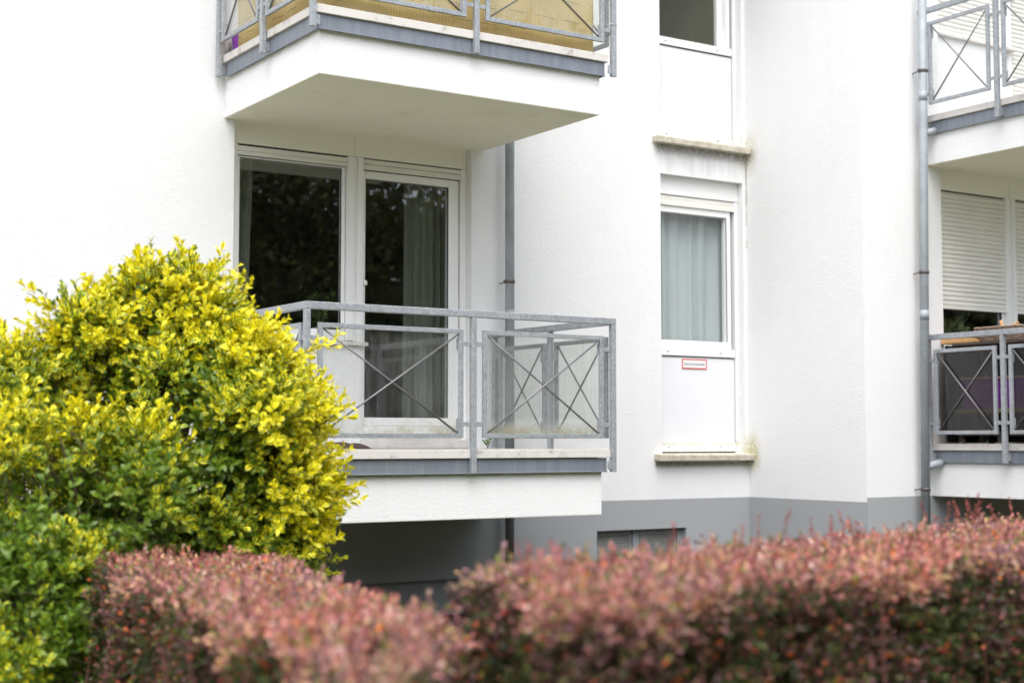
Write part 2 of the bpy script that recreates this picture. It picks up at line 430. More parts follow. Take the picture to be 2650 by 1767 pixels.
pl.build('plinth', 'plinth', bld)
# roof and back so that no light leaks in
rf = MB(); rf.box(-7, 16, 8.7, 16, ZT, ZT+.3); rf.box(-7, 16, 15.8, 16, -H, ZT); rf.box(-7.2, -7, 9.6, 16, -H, ZT); rf.box(16, 16.2, 8.36, 16, -H, ZT); rf.box(-7, 8.8, 9.55, 8.7, ZT, ZT+.3)
rf.build('roof', 'wall', bld)

# rooms behind the openings: floors, ceilings and partitions
ro = MB()
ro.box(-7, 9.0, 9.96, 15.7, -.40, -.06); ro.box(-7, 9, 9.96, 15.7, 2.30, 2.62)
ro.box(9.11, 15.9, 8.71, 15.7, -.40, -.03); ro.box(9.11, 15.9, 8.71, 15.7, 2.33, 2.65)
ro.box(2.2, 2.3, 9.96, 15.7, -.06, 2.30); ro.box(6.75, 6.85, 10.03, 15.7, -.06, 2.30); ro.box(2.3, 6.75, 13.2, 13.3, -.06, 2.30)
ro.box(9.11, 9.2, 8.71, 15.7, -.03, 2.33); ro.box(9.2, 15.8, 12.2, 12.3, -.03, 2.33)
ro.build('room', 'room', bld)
st = MB()      # stairwell behind the narrow windows
st.box(6.86, 6.96, 10.03, 13, -.06, 2.3); st.box(9.0, 9.06, 10.03, 13, 2.62, ZT-.05); st.box(6.9, 9.0, 12.0, 12.1, -.06, 2.30)
st.box(7.0, 9.0, 11.2, 11.3, 2.62, ZT-.05); st.box(7.0, 7.1, 10.03, 11.2, 2.62, ZT-.05)
st.build('stairwell', 'olive', bld)
bx('cupboard', 'darkwood', bld, 5.35, 6.5, 12.4, 13.1, -.05, 1.6)

# ---- balconies
def balcony(x0, x1, yf, yw, zs, dz, dx, glassmat, front=True, label=None):
    """slab with its edge trim, edge beam and railing; zs = soffit height, dz lifts the railing from the lowest one"""
    sl_ = MB(); zt = -.208+dz
    sl_.box(x0, x1, yf, yw+.12, zs+.004, zt+.03)
    slab = sl_.build('balcony', 'wall', bld)
    if label: slab['label'] = label
    bx('soffit', 'soffit', slab, x0+.002, x1-.002, yf+.002, yw+.118, zs, zs+.0035)
    fl = MB(); fl.box(x0+.02, x1-.02, yf+.02, yw+.03, zt+.031, -.056+dz); fl.build('floor_slab', 'tile', slab)
    # edge beam: a steel channel, web with two short flanges
    b = MB(); e = .012
    for (a, c, d, g) in ((x0-.026, x1+.026, yf-.026, yf-.020), ):
        b.box(a, c, d, g, zt, -.113+dz)
    b.box(x0-.026, x0-.020, yf-.020, yw-.09, zt, -.113+dz); b.box(x1+.020, x1+.026, yf-.020, yw-.09, zt, -.113+dz)
    b.box(x0-.026, x1+.026, yf-.034, yf-.026, zt, zt+.008)
    b.build('edge_beam', 'beam', slab, bevel=.002)
    c = MB(); o = .045
    c.box(x0-o, x1+o, yf-o, yf+.10, -.109+dz, -.055+dz)
    c.box(x0-o, x0+.10, yf+.10, yw-.005, -.109+dz, -.055+dz); c.box(x1-.10, x1+o, yf+.10, yw-.005, -.109+dz, -.055+dz)
    c.build('edge_trim', 'cap', slab, bevel=.003)
    t = .036; px0 = x0-.109+dx; px1 = x1+.078+dx; py = yf-.071
    xm = (px0+px1)/2+.008
    ys = [py+.750-.0, py+1.495]          # front faces of the side posts
    pz0, pz1 = -.207+dz, .793+dz
    posts = [(px0, py), (xm, py), (px1-t, py)]+[(px0, y) for y in ys]+[(px1-t, y) for y in ys]
    for (x, y) in posts:
        p = MB(); p.box(x, x+t, y, y+t, pz0, pz1)
        # fixing plate back to the beam
        if y == py and x not in (px0, px1-t): p.box(x+.006, x+t-.006, y+t, yf-.026, -.19+dz, -.13+dz)
        elif y == py: p.box((x+t if x == px0 else x-.03), (x+t+.03 if x == px0 else x), y+.012, y+.020, -.19+dz, -.13+dz); 
        else: p.box((x+t if x == px0 else x1+.026), (x0-.026 if x == px0 else x), y+.006, y+t-.006, -.19+dz, -.13+dz)
        p.build('post', 'galv', slab, bevel=.003)
    h = MB(); z0, z1 = .793+dz, .838+dz
    h.box(px0-.001, px1+.001, py-.001, py+t+.004, z0, z1)
    h.box(px0-.001, px0+t+.004, py+t+.004, yw-.03, z0, z1); h.box(px1-t-.004, px1+.001, py+t+.004, yw-.03, z0, z1)
    h.build('handrail', 'galv', slab, bevel=.004)
    zb, ztp = .02+dz, .714+dz; w = .030; dp = .024
    def panel(P, a0, a1):
        # P(a, d, z) -> point: a along the rail, d outward depth 0..dp
        def bar(q, a, b, c, d_, e0, e1): 
            v = [P(i, j, k) for i in (a, b) for j in (c, d_) for k in (e0, e1)]
            q.add(v, [(0, 1, 3, 2), (4, 6, 7, 5), (0, 4, 5, 1), (2, 3, 7, 6), (0, 2, 6, 4), (1, 5, 7, 3)])
        q = MB()
        bar(q, a0, a0+w, 0, dp, zb, ztp); bar(q, a1-w, a1, 0, dp, zb, ztp)
        bar(q, a0+w, a1-w, .001, dp-.001, ztp-w, ztp-.0005); bar(q, a0+w, a1-w, .001, dp-.001, zb+.0005, zb+w)
        rd = .0062; q_ = q; q = MB()
        q.tube([P(a0+w, .0185, ztp-w), P(a1-w, .0185, zb+w)], rd, 8); q.tube([P(a0+w, .008, zb+w), P(a1-w, .008, ztp-w)], rd, 8)
        q.build('cross_rods', 'rod', slab); q = q_
        for zz in (.095+dz, .607+dz):       # brackets to the posts
            bar(q, a0-.055, a0, .006, .014, zz, zz+.028); bar(q, a1, a1+.055, .006, .014, zz, zz+.028)
            bar(q, a0+w, a0+w+.006, .028, .034, zz-.03, zz+.05); bar(q, a1-w-.006, a1-w, .028, .034, zz-.03, zz+.05)
            bar(q, a0+w*.3, a0+w+.006, dp, .028, zz-.03, zz+.05); bar(q, a1-w-.006, a1-w*.3, dp, .028, zz-.03, zz+.05)
        q.build('infill_panel', 'galv', slab, bevel=.002)
        g = MB(); bar(g, a0+w*.4, a1-w*.4, dp+.0005, dp+.0045, zb+.008, ztp-.008); g.build('glass_pane', glassmat, slab)
    F = lambda a, d, z: (a, py+.004+d, z)
    panel(F, px0+t+.055, xm-.061); panel(F, xm+t+.053, px1-t-.066)
    for sgn, X in ((1, px0+.004), (-1, px1-.004)):
        G = lambda a, d, z, X=X, sgn=sgn: (X+sgn*d, a, z)
        panel(G, py+t+.045, ys[0]-.040); panel(G, ys[0]+t+.045, ys[1]-.045)
    return slab
balcony(3.886, 6.024, 8.111, 9.62, -.497, 0, 0, 'film', label='lower balcony with dirty clear glass panels and railings crossed by thin rods')
balcony(3.886, 6.021, 8.111, 9.62, 2.247, 2.723, .02, 'film', label='upper balcony with yellow matting behind its railing')
balcony(9.595, 11.75, 6.842, 8.352, -.449, .035, -.001, 'smoke', label='cluttered lower right balcony with smoky glass panels')
balcony(9.595, 11.75, 6.842, 8.352, 2.300, 2.758, -.001, 'film', label='upper right balcony with clear panels')

# ---- windows and balcony doors
def frame4(mb, x0, x1, z0, z1, w_, y0, y1, wb_=None, wt=None, wr=None):
    wb_ = wb_ or w_; wt = wt or w_; wr = wr or w_
    mb.box(x0, x0+w_, y0, y1, z0, z1); mb.box(x1-wr, x1, y0, y1, z0, z1)
    mb.box(x0+w_, x1-wr, y0+.0005, y1-.0005, z1-wt, z1); mb.box(x0+w_, x1-wr, y0+.0005, y1-.0005, z0, z0+wb_)

def balcony_window(X, yw, zo, zh, closed=None, scale=1.0):
    """window and glazed door under one header; X = left jamb, yw = frame front, zo = height offset, zh = soffit"""
    K = 'cream'
    x = lambda v: X+(v-3.964)
    # header boards with a joint cover
    hd = MB(); hd.box(x(3.964), x(4.937), yw, yw+.03, 2.100+zo, zh); hd.box(x(4.964), x(5.908), yw, yw+.03, 2.100+zo, zh); hd.box(x(4.937), x(4.964), yw-.008, yw+.03, 2.100+zo, zh)
    hb = hd.build('header', K, bld)
    # window
    wf = MB()
    wf.box(x(3.964), x(4.017), yw-.005, yw+.07, .735+zo, 2.098+zo); wf.box(x(4.885), x(4.938), yw-.005, yw+.07, .735+zo, 2.098+zo)
    wf.box(x(4.938), x(4.963), yw+.004, yw+.07, -.05+zo, 2.098+zo)
    wn = wf.build('window', 'pvc', bld, bevel=.002)
    sf = MB(); frame4(sf, x(4.017), x(4.880), .735+zo, 2.02+zo, .030, yw+.03, yw+.08, wb_=.079, wt=.012, wr=.026)
    sf.build('frame', 'pvc', wn, bevel=.003)
    g = MB(); g.box(x(4.047), x(4.851), yw+.052, yw+.058, .814+zo, 2.006+zo); g.build('pane', 'glass', wn)
    gs = MB(); gs.box(x(4.8515), x(4.8545), yw+.045, yw+.062, .814+zo, 2.007+zo); gs.box(x(4.047), x(4.8515), yw+.045, yw+.062, 2.0075+zo, 2.0095+zo); gs.build('seal', 'seal', wn)
    sh = MB()
    if closed is None:
        sh.box(x(4.018), x(4.884), yw+.006, yw+.020, 2.052+zo, 2.086+zo); sh.box(x(4.018), x(4.884), yw+.010, yw+.024, 2.022+zo, 2.050+zo)
    else: slats(sh, x(4.020), x(4.884), yw+.008, closed[0], 2.088+zo)
    sh.build('roller_shutter', 'slat', wn)
    bx('gap', 'gap', wn, x(4.018), x(4.884), yw+.022, yw+.026, 2.02+zo, 2.099+zo)
    si = MB(); si.prism([(yw-.055, .697+zo), (yw-.055, .722+zo), (yw+.03, .734+zo), (yw+.03, .7+zo)], 'x', x(3.964), x(5.035)); si.build('sill', 'cap', wn, bevel=.003)
    # door
    df = MB(); df.box(x(4.964), x(5.012), yw-.005, yw+.07, -.0+zo, 2.098+zo); df.box(x(5.861), x(5.908), yw-.005, yw+.07, -.0+zo, 2.098+zo)
    dn = df.build('balcony_door', 'pvc', bld, bevel=.002)
    ds = MB(); frame4(ds, x(5.014), x(5.856), .115+zo, 2.010+zo, .033, yw+.028, yw+.09, wb_=.060, wt=.058, wr=.088); ds.build('frame', 'pvc', dn, bevel=.004)
    d2 = MB(); d2.box(x(5.012), x(5.861), yw+.01, yw+.08, .055+zo, .113+zo); d2.build('threshold', 'pvc', dn, bevel=.003)
    g = MB(); g.box(x(5.047), x(5.768), yw+.052, yw+.058, .175+zo, 1.952+zo); g.build('pane', 'glass', dn)
    gs = MB(); gs.box(x(5.7645), x(5.7678), yw+.040, yw+.051, .176+zo, 1.951+zo); gs.box(x(5.047), x(5.7645), yw+.040, yw+.051, 1.948+zo, 1.9515+zo); gs.box(x(5.8565), x(5.8605), yw+.03, yw+.06, .115+zo, 2.09+zo); gs.build('seal', 'seal', dn)
    sh = MB()
    if closed is None:
        sh.box(x(5.013), x(5.860), yw+.004, yw+.018, 2.058+zo, 2.090+zo); sh.box(x(5.013), x(5.860), yw+.010, yw+.024, 2.015+zo, 2.054+zo)
    else: slats(sh, x(5.014), x(5.860), yw+.008, closed[1], 2.088+zo)
    sh.build('roller_shutter', 'slat', dn)
    bx('gap', 'gap', dn, x(5.013), x(5.86), yw+.024, yw+.027, 2.012+zo, 2.099+zo)
    hn = MB(); hn.tube([(x(5.030), yw+.028, 1.150+zo), (x(5.030), yw+.014, 1.150+zo)], .012, 12); hn.tube([(x(5.032), yw+.012, 1.185+zo), (x(5.032), yw+.012, 1.155+zo)], .015, 12)
    hn.tube([(x(5.030), yw+.010, 1.168+zo), (x(5.042), yw-.004, 1.168+zo)], .019, 14)
    hn.build('handle', 'cream', dn, bevel=.002)
    bk = MB(); bk.box(x(4.99), x(5.91), yw-.028, yw+.10, -.054+zo, .012+zo); bk.box(x(4.99), x(5.92), yw-.004, yw+.09, .012+zo, .054+zo); bk.build('step', 'block', dn, bevel=.003)
    return wn, dn

def slats(mb, x0, x1, y, z0, z1):
    """roller shutter curtain: bottom bar and convex slats with a small gap line"""
    mb.box(x0, x1, y-.001, y+.016, z0, z0+.028)
    z = z0+.029; p = .040
    while z < z1:
        h = min(p, z1-z)
        pr = [(y+.010, z), (y+.0035, z+.004), (y, z+h*.4), (y+.002, z+h*.75), (y+.010, z+h-.0035), (y+.012, z+h-.0035), (y+.012, z)]
        mb.prism(pr, 'x', x0, x1)
        n = int((x1-x0)/.022)
        for i in range(n):
            a = x0+(i+.28)*(x1-x0)/n; mb.box(a, a+.012, y+.009, y+.012, z+h-.0035, z+h)
        z += p
balcony_window(3.964, 9.69, 0, 2.247)
balcony_window(3.964, 9.69, 2.723, 4.90, closed=(4.0, 3.0))
balcony_window(9.773, 8.425, .035, 2.300, closed=(1.122, 1.122))
balcony_window(9.773, 8.425, 2.758, 4.93, closed=(3.50, 2.85))

def stair_window(zo, kind):
    yw = 9.81
    y = yw
    wf = MB()
    zp0, zp1 = -.015+zo, .733+zo
    wf.box(7.874, 7.905, y, y+.08, -.089+zo, 2.115+zo if kind == 'curtain' else 4.98)         # left post
    top = 2.026+zo if kind == 'curtain' else 4.98
    wf.box(8.762, 8.799, y-.002, y+.08, -.107+zo, 2.115+zo if kind == 'curtain' else 4.98)
    wf.box(7.905, 8.755, y, y+.08, -.089+zo, -.015+zo); wf.box(7.905, 8.755, y, y+.08, .733+zo, .800+zo)
    wn = wf.build('window', 'pvc', bld, bevel=.002)
    bx('gap', 'gap', wn, 7.905, 8.7618, y+.030, y+.07, -.105+zo, .74+zo)
    bx('spandrel_panel', 'panel', wn, 7.905, 8.752, y+.010, y+.029, -.0148+zo, .7305+zo)
    tr = MB(); tr.box(7.905, 8.752, y+.003, y+.0095, .723+zo, .7325+zo); tr.build('joint', 'gap', wn)
    sl2 = MB()
    for zz in (.762, -.052):
        for xx in (7.985, 8.575): sl2.box(xx, xx+.026, y-.0015, y+.001, zz+zo, zz+.006+zo)
    sl2.build('drain_slot', 'green', wn)
    if kind == 'curtain':
        sf = MB(); frame4(sf, 7.905, 8.727, .801+zo, 2.026+zo, .03, y+.012, y+.075, wb_=.065, wt=.058, wr=.053); sf.build('frame', 'pvc', wn, bevel=.004)
        gs = MB(); gs.box(8.7275, 8.7300, y+.03, y+.05, .80+zo, 2.02+zo); gs.box(8.6712, 8.6738, y+.004, y+.012, .868+zo, 1.967+zo); gs.build('seal', 'seal', wn)
        g = MB(); g.box(7.93, 8.68, y+.040, y+.046, .86+zo, 1.975+zo); g.build('pane', 'stairglass', wn)
        sh = MB(); sh.box(7.905, 8.775, y-.004, y+.011, 2.026+zo, 2.048+zo); sh.box(7.905, 8.775, y+.002, y+.015, 2.050+zo, 2.078+zo); sh.box(7.905, 8.775, y+.005, y+.018, 2.0805+zo, 2.112+zo); sh.build('roller_shutter', 'slat', wn)
        bx('header', 'pvc', wn, 7.874, 8.799, y-.006, y+.05, 2.118+zo, 2.277)
    else:
        # tilted-in sash: the outer frame shows, the opening is dark
        fr2 = MB(); fr2.box(8.690, 8.735, y+.005, y+.08, .80+zo, 4.98); fr2.build('frame', 'pvc', wn, bevel=.003)
        gs = MB(); gs.box(8.7355, 8.745, y+.02, y+.05, .80+zo, 4.98); gs.build('seal', 'seal', wn)
        sa = MB(); a = R(4)
        # inner sash standing slightly open, hinged on the right
        for (a0, a1, z0, z1) in ((0, .055, .805+zo, 4.97), (.70, .75, .805+zo, 4.97)):
            v = []
            for i in (a0, a1):
                for j in (0, .05):
                    for k in (z0, z1): v.append((8.690-i*math.cos(a)+j*math.sin(a), y+.055+i*math.sin(a)+j*math.cos(a), k))
            sa.add(v, [(0, 1, 3, 2), (4, 6, 7, 5), (0, 4, 5, 1), (2, 3, 7, 6), (0, 2, 6, 4), (1, 5, 7, 3)])
        s_ = sa.build('sash', 'pvc', wn, bevel=.003)
        g = MB(); g.add([(8.690-i*math.cos(a), y+.08+i*math.sin(a), k) for i in (.05, .71) for k in (.80+zo, 4.97)], [(0, 1, 3, 2)]); g.build('pane', 'stairglass', wn)
        hn = MB(); hn.tube([(7.99, y+.12, .965+.70+zo), (8.02, y+.10, .965+.70+zo)], .008, 8); hn.tube([(7.985, y+.1, 1.045+.58+zo), (8.06, y+.10, 1.05+.60+zo)], .009, 8); hn.build('handle', 'seal', wn)
    si = MB(); si.prism([(9.655, -.165+zo), (9.650, -.118+zo), (9.656, -.110+zo), (9.83, -.100+zo), (9.83, -.150+zo)], 'x', 7.785, 8.835); si.build('sill', 'sill', wn, bevel=.004)
    return wn
stair_window(0, 'curtain')
stair_window(2.693, 'open')

# basement window with perforated steel covers
bw = MB(); bw.box(7.187, 7.20, 9.80, 9.86, -1.13, -.728); bw.box(7.60, 7.655, 9.80, 9.86, -1.13, -.728); bw.box(8.075, 8.127, 9.80, 9.86, -1.13, -.728); bw.box(7.2, 8.075, 9.83, 9.86, -.75, -.728)
bwn = bw.build('basement_window', 'pipe', bld)
bx('room', 'seal', bwn, 7.187, 8.127, 9.99, 10.01, -1.13, -.73)  # near-black sheet standing in for the unlit basement behind the covers
for a0, a1 in ((7.20, 7.60), (7.655, 8.075)):
    q = MB(); y0, y1 = 9.812, 9.814; n = 24; p = (a1-a0-.045)/n; ztop = -.775
    q.box(a0, a0+.022, y0, y1, -1.13, -.735); q.box(a1-.023, a1, y0, y1, -1.13, -.735); q.box(a0+.022, a1-.023, y0, y1, ztop, -.735)
    for i in range(1, n): q.box(a0+.022+i*p-.0034, a0+.022+i*p+.0034, y0, y1, -1.13, ztop)
    k = 0
    while ztop-k*p > -1.12:
        q.box(a0+.022, a1-.023, y0-.001, y1+.001, ztop-k*p-.0034-p, ztop-k*p+.0034-p); k += 1
    q.build('perforated_cover', 'cover', bwn)
    bx('frame', 'rust', bwn, a1-.004, a1+.006, 9.806, 9.81, -1.13, -.735)

# ---- drainpipes
def drainpipe(path, rad, joints, clamps, wall_pt, spouts=()):
    m = MB(); m.tube(path, rad, 24)
    o = m.build('drainpipe', 'pipe', bld)
    def at(z):
        p0, p1 = Vector(path[0]), Vector(path[-1]); t_ = (z-p0.z)/(p1.z-p0.z); return p0.lerp(p1, t_)
    for z in joints:
        j = MB(); j.tube([at(z-.04), at(z+.04)], rad*1.045, 28); j.build('joint', 'pipe', o)
    for z in clamps:
        c = MB(); p = at(z); c.tube([p+Vector((0, 0, -.012)), p+Vector((0, 0, .012))], rad*1.13, 24)
        c.tube([p+Vector((-.6*rad, .9*rad, 0)), Vector((p.x-.01, wall_pt, z-.006))], .005, 8)
        c.box(p.x-rad*1.45, p.x-rad*1.0, p.y-.008, p.y+.008, p.z-.012, p.z+.012)
        c.tube([(p.x-rad*1.25, p.y-.014, p.z), (p.x-rad*1.25, p.y+.014, p.z)], .005, 6)
        c.build('clamp', 'clampm', o)
    for z, x1 in spouts:
        s_ = MB(); p = at(z); s_.tube([(p.x, p.y, z-.02), (x1-.02, p.y-.015, z+.012), (x1, p.y-.018, z+.014)], [.032, .034, .028], 18); s_.build('spout', 'pipe', o)
    return o
drainpipe([(6.184, 9.50, -1.29), (6.184, 9.50, 2.9), (6.184, 9.5, 5.8)], .036, (.97, 3.6), (1.225, 3.9), 9.64)
drainpipe([(9.385, 8.25, -1.29), (9.43, 8.25, 1.2), (9.465, 8.25, 3.1), (9.52, 8.25, 5.6)][:1]+[(9.505, 8.25, 5.6)], .036, (1.03, 2.85), (-.389, 1.382, 3.063), 8.37, ((-.19, 9.580), (2.555, 9.583)))

# ------------------------------------------------------------------ fire service sign
sg = empty('sign', (8.29, 9.819, .62), 'small white sign with red border and German fire brigade notice on the lower panel', 'sign')
q = MB(); q.box(8.155, 8.433, 9.814, 9.819, .623, .708); q.build('plate', 'signw', sg)
q = MB(); w_ = .0095; frame4(q, 8.155, 8.433, .623, .708, w_, 9.8125, 9.8139); q.build('border', 'red', sg)
tc = bpy.data.curves.new('lettering', 'FONT'); tc.body = 'Fläche für die Feuerwehr'; tc.size = .034; tc.align_x = 'CENTER'; tc.align_y = 'CENTER'; tc.offset = .0003
to = bpy.data.objects.new('tmp', tc); COL.objects.link(to)
me = bpy.data.meshes.new_from_object(to); bpy.data.objects.remove(to)
xs = [v.co.x for v in me.vertices]; k = .232/(max(xs)-min(xs))
for v in me.vertices: v.co = Vector((8.294+v.co.x*k-sg.location.x, 9.8132-sg.location.y, .664+H+v.co.y*1.0-sg.location.z))
me.materials.clear(); me.materials.append(M['ink']); to = link('lettering', me, sg); 

# ------------------------------------------------------------------ curtains
def curtain(x0, x1, y, z0, z1, folds, amp, mat, label, taper=0., slant=0.):
    q = MB(); ph = random.random()*6
    def fn(a, b):
        z = z0+(z1-z0)*b; w_ = 1-taper*(1-b)
        x = x0+(x1-x0)*a*w_+slant*(1-b)
        yy = y+amp*(math.sin(a*folds*2*math.pi+ph)+.35*math.sin(a*folds*4.7*math.pi+1+ph))*(0.6+.4*(1-b))
        return (x+amp*.4*math.sin(a*folds*3.1+b*2), yy, z)
    q.grid(fn, folds*10, 14)
    o = q.build('curtain', mat, base=((x0+x1)/2, y, z0), solid=.0015)
    return tag(o, label, 'curtain')
curtain(4.00, 4.24, 9.93, .02, 2.28, 4, .022, 'curtain', 'dark green curtain at the left edge of the large window above the lower balcony', slant=-.06)
curtain(5.49, 5.90, 9.93, .02, 2.28, 6, .022, 'curtain', 'dark green curtain drawn to the right side of the balcony door')
curtain(8.03, 8.80, 9.97, .02, 2.25, 5, .035, 'voile', 'pale blue grey curtain filling the narrow window above the red bordered sign', taper=0)

# ------------------------------------------------------------------ leaf clouds
def leaf_mesh(name, P, D, N, L, W, mat, parent=None, base=None, kind2=None, pig=None, simple_=False, curl=.25):
    """P base, D direction, N normal (all n x 3), L length, W width arrays -> one mesh of real curved leaves"""
    n = len(P); D = D/np.linalg.norm(D, axis=1, keepdims=True)
    Sd = np.cross(D, N); Sd /= np.linalg.norm(Sd, axis=1, keepdims=True)+1e-9; N = np.cross(Sd, D)
    if simple_: prof = [(0, 0, 0, .5), (.45, -.5, .10, 0), (.45, .5, .10, 1), (1, 0, -.05, .5)]; faces = [(0, 2, 3, 1)]
    else:
        prof = [(0, 0, 0, .5), (.34, -.32, .09, 0), (.34, 0, .02, .5), (.34, .32, .09, 1), (.70, -.50, .04, 0), (.70, 0, -.04, .5), (.70, .50, .04, 1), (1, 0, -curl, .5)]
        faces = [(0, 2, 1), (0, 3, 2), (1, 2, 5, 4), (2, 3, 6, 5), (4, 5, 7), (5, 6, 7)]
    K = len(prof)
    V = np.empty((n, K, 3))
    for i, (a, s, h, _) in enumerate(prof):
        V[:, i] = P+D*(a*L)[:, None]+Sd*(s*W)[:, None]+N*(h*L)[:, None]
    b = base_of(parent) if parent is not None else Vector((base[0], base[1], base[2]+H))
    V = V.reshape(-1, 3)+np.array([-b.x, -b.y, H-b.z])
    li = np.concatenate([np.array(f_) for f_ in faces]); nl = len(li)
    loops = (li[None, :]+np.arange(n)[:, None]*K).ravel()
    sizes = np.array([len(f_) for f_ in faces]); starts1 = np.concatenate([[0], np.cumsum(sizes)[:-1]])
    starts = (starts1[None, :]+np.arange(n)[:, None]*nl).ravel()
    me = bpy.data.meshes.new(name)
    me.vertices.add(n*K); me.vertices.foreach_set('co', V.astype(np.float32).ravel())
    me.loops.add(len(loops)); me.loops.foreach_set('vertex_index', loops.astype(np.int32))
    me.polygons.add(len(starts)); me.polygons.foreach_set('loop_start', starts.astype(np.int32))
    me.polygons.foreach_set('use_smooth', np.ones(len(starts), bool))
    if kind2 is not None:
        uv = np.array([(p[3], p[0]) for p in prof])[li]
        l1 = me.uv_layers.new(name='UVMap'); l1.data.foreach_set('uv', np.tile(uv, (n, 1)).astype(np.float32).ravel())
        l2 = me.uv_layers.new(name='Kind'); l2.data.foreach_set('uv', np.repeat(kind2, nl, axis=0).astype(np.float32).ravel())
    if pig is not None:
        at = me.color_attributes.new('leaf_pigment', 'FLOAT_COLOR', 'POINT')
        at.data.foreach_set('color', np.repeat(np.hstack([pig, np.ones((n, 1))]), K, axis=0).astype(np.float32).ravel())
    me.update(calc_edges=True); me.materials.append(M[mat])
    return link(name, me, parent, b)
def unit(v): return v/(np.linalg.norm(v, axis=-1, keepdims=True)+1e-9)
def rnd_unit(n): return unit(rng.normal(size=(n, 3)))
def noise3(P, f, seed=0):
    """cheap smooth clump noise 0..1"""
    r_ = np.random.default_rng(seed); s = np.zeros(len(P))
    for k in range(6):
        d = unit(r_.normal(size=(1, 3)))[0]*f*(.7+r_.random()); s += np.sin(P@d+r_.random()*6.28)
    return .5+s/6/.82*.5

def shoots(B0, D0, Ls, node, leaf, spread=55):
    """leaf pairs up each stem, opening less towards the tip; returns arrays and tip fraction"""
    P, D, N, L, F = [], [], [], [], []
    n = len(B0); k = np.maximum(3, (Ls/node).astype(int)); kmax = k.max()
    side = unit(np.cross(D0, rnd_unit(n)))
    for i in range(kmax):
        ok = i < k
        t_ = (i+1)/k
        b = B0+D0*(Ls*t_)[:, None]+np.array([0, 0, .0])
        ang = np.radians(spread*(1-.62*t_)+rng.normal(0, 9, n))
        for sgn in (1, -1):
            if i % 2: s = np.cross(D0, side)
            else: s = side
            s = unit(s+rng.normal(0, .25, (n, 3)))*sgn
            d = D0*np.cos(ang)[:, None]+s*np.sin(ang)[:, None]
            P.append(b[ok]); D.append(d[ok]); N.append((D0-s*.3)[ok]+rng.normal(0, .25, (ok.sum(), 3))); L.append((leaf*(1-.35*np.abs(t_-.6))*rng.uniform(.75, 1.2, n))[ok]); F.append((t_*np.ones(n))[ok])
    return map(np.concatenate, (P, D, N, L, F))

# ------------------------------------------------------------------ golden shrub
LB = [(2.53, 6.49, -.07, .59), (2.30, 6.61, .26, .36), (2.34, 6.45, .56, .19), (2.03, 6.53, .42, .17), (1.66, 6.52, .16, .22), (2.63, 6.08, .10, .26),
      (2.74, 6.1, -.24, .19), (2.78, 6.1, -.48, .15), (1.78, 6.04, -.33, .47), (1.54, 5.75, -.74, .38), (2.50, 6.33, .45, .13), (2.60, 6.15, .30, .13),
      (2.7, 7.5, -.7, .5), (2.0, 7.7, -.3, .58), (3.0, 7.45, -.95, .32), (1.2, 7.0, -.27, .62), (2.47, 6.19, -.50, .30), (1.75, 6.15, -.95, .42), (2.35, 6.45, -.75, .42)]  # leading lobes here are unseen, added to block light under the balcony
TIP = [(1.73, 6.48, .65), (2.01, 6.53, .7), (2.09, 6.48, .68), (2.26, 6.48, .79), (2.37, 6.4, .88), (2.53, 6.3, .83), (2.57, 6.29, .62), (2.62, 6.02, .52), (2.68, 5.99, .50),
       (2.85, 5.79, .44), (2.90, 5.77, .14), (2.90, 5.88, -.07), (2.92, 5.89, -.3), (2.91, 5.9, -.44), (1.83, 6.43, .49), (2.18, 6.53, .74), (2.30, 6.42, .80), (2.45, 6.35, .74)]
gs_ = empty('golden_shrub', (2.3, 6.4, -H), 'large shrub with yellow edged green leaves in front of the left wall', 'shrub')
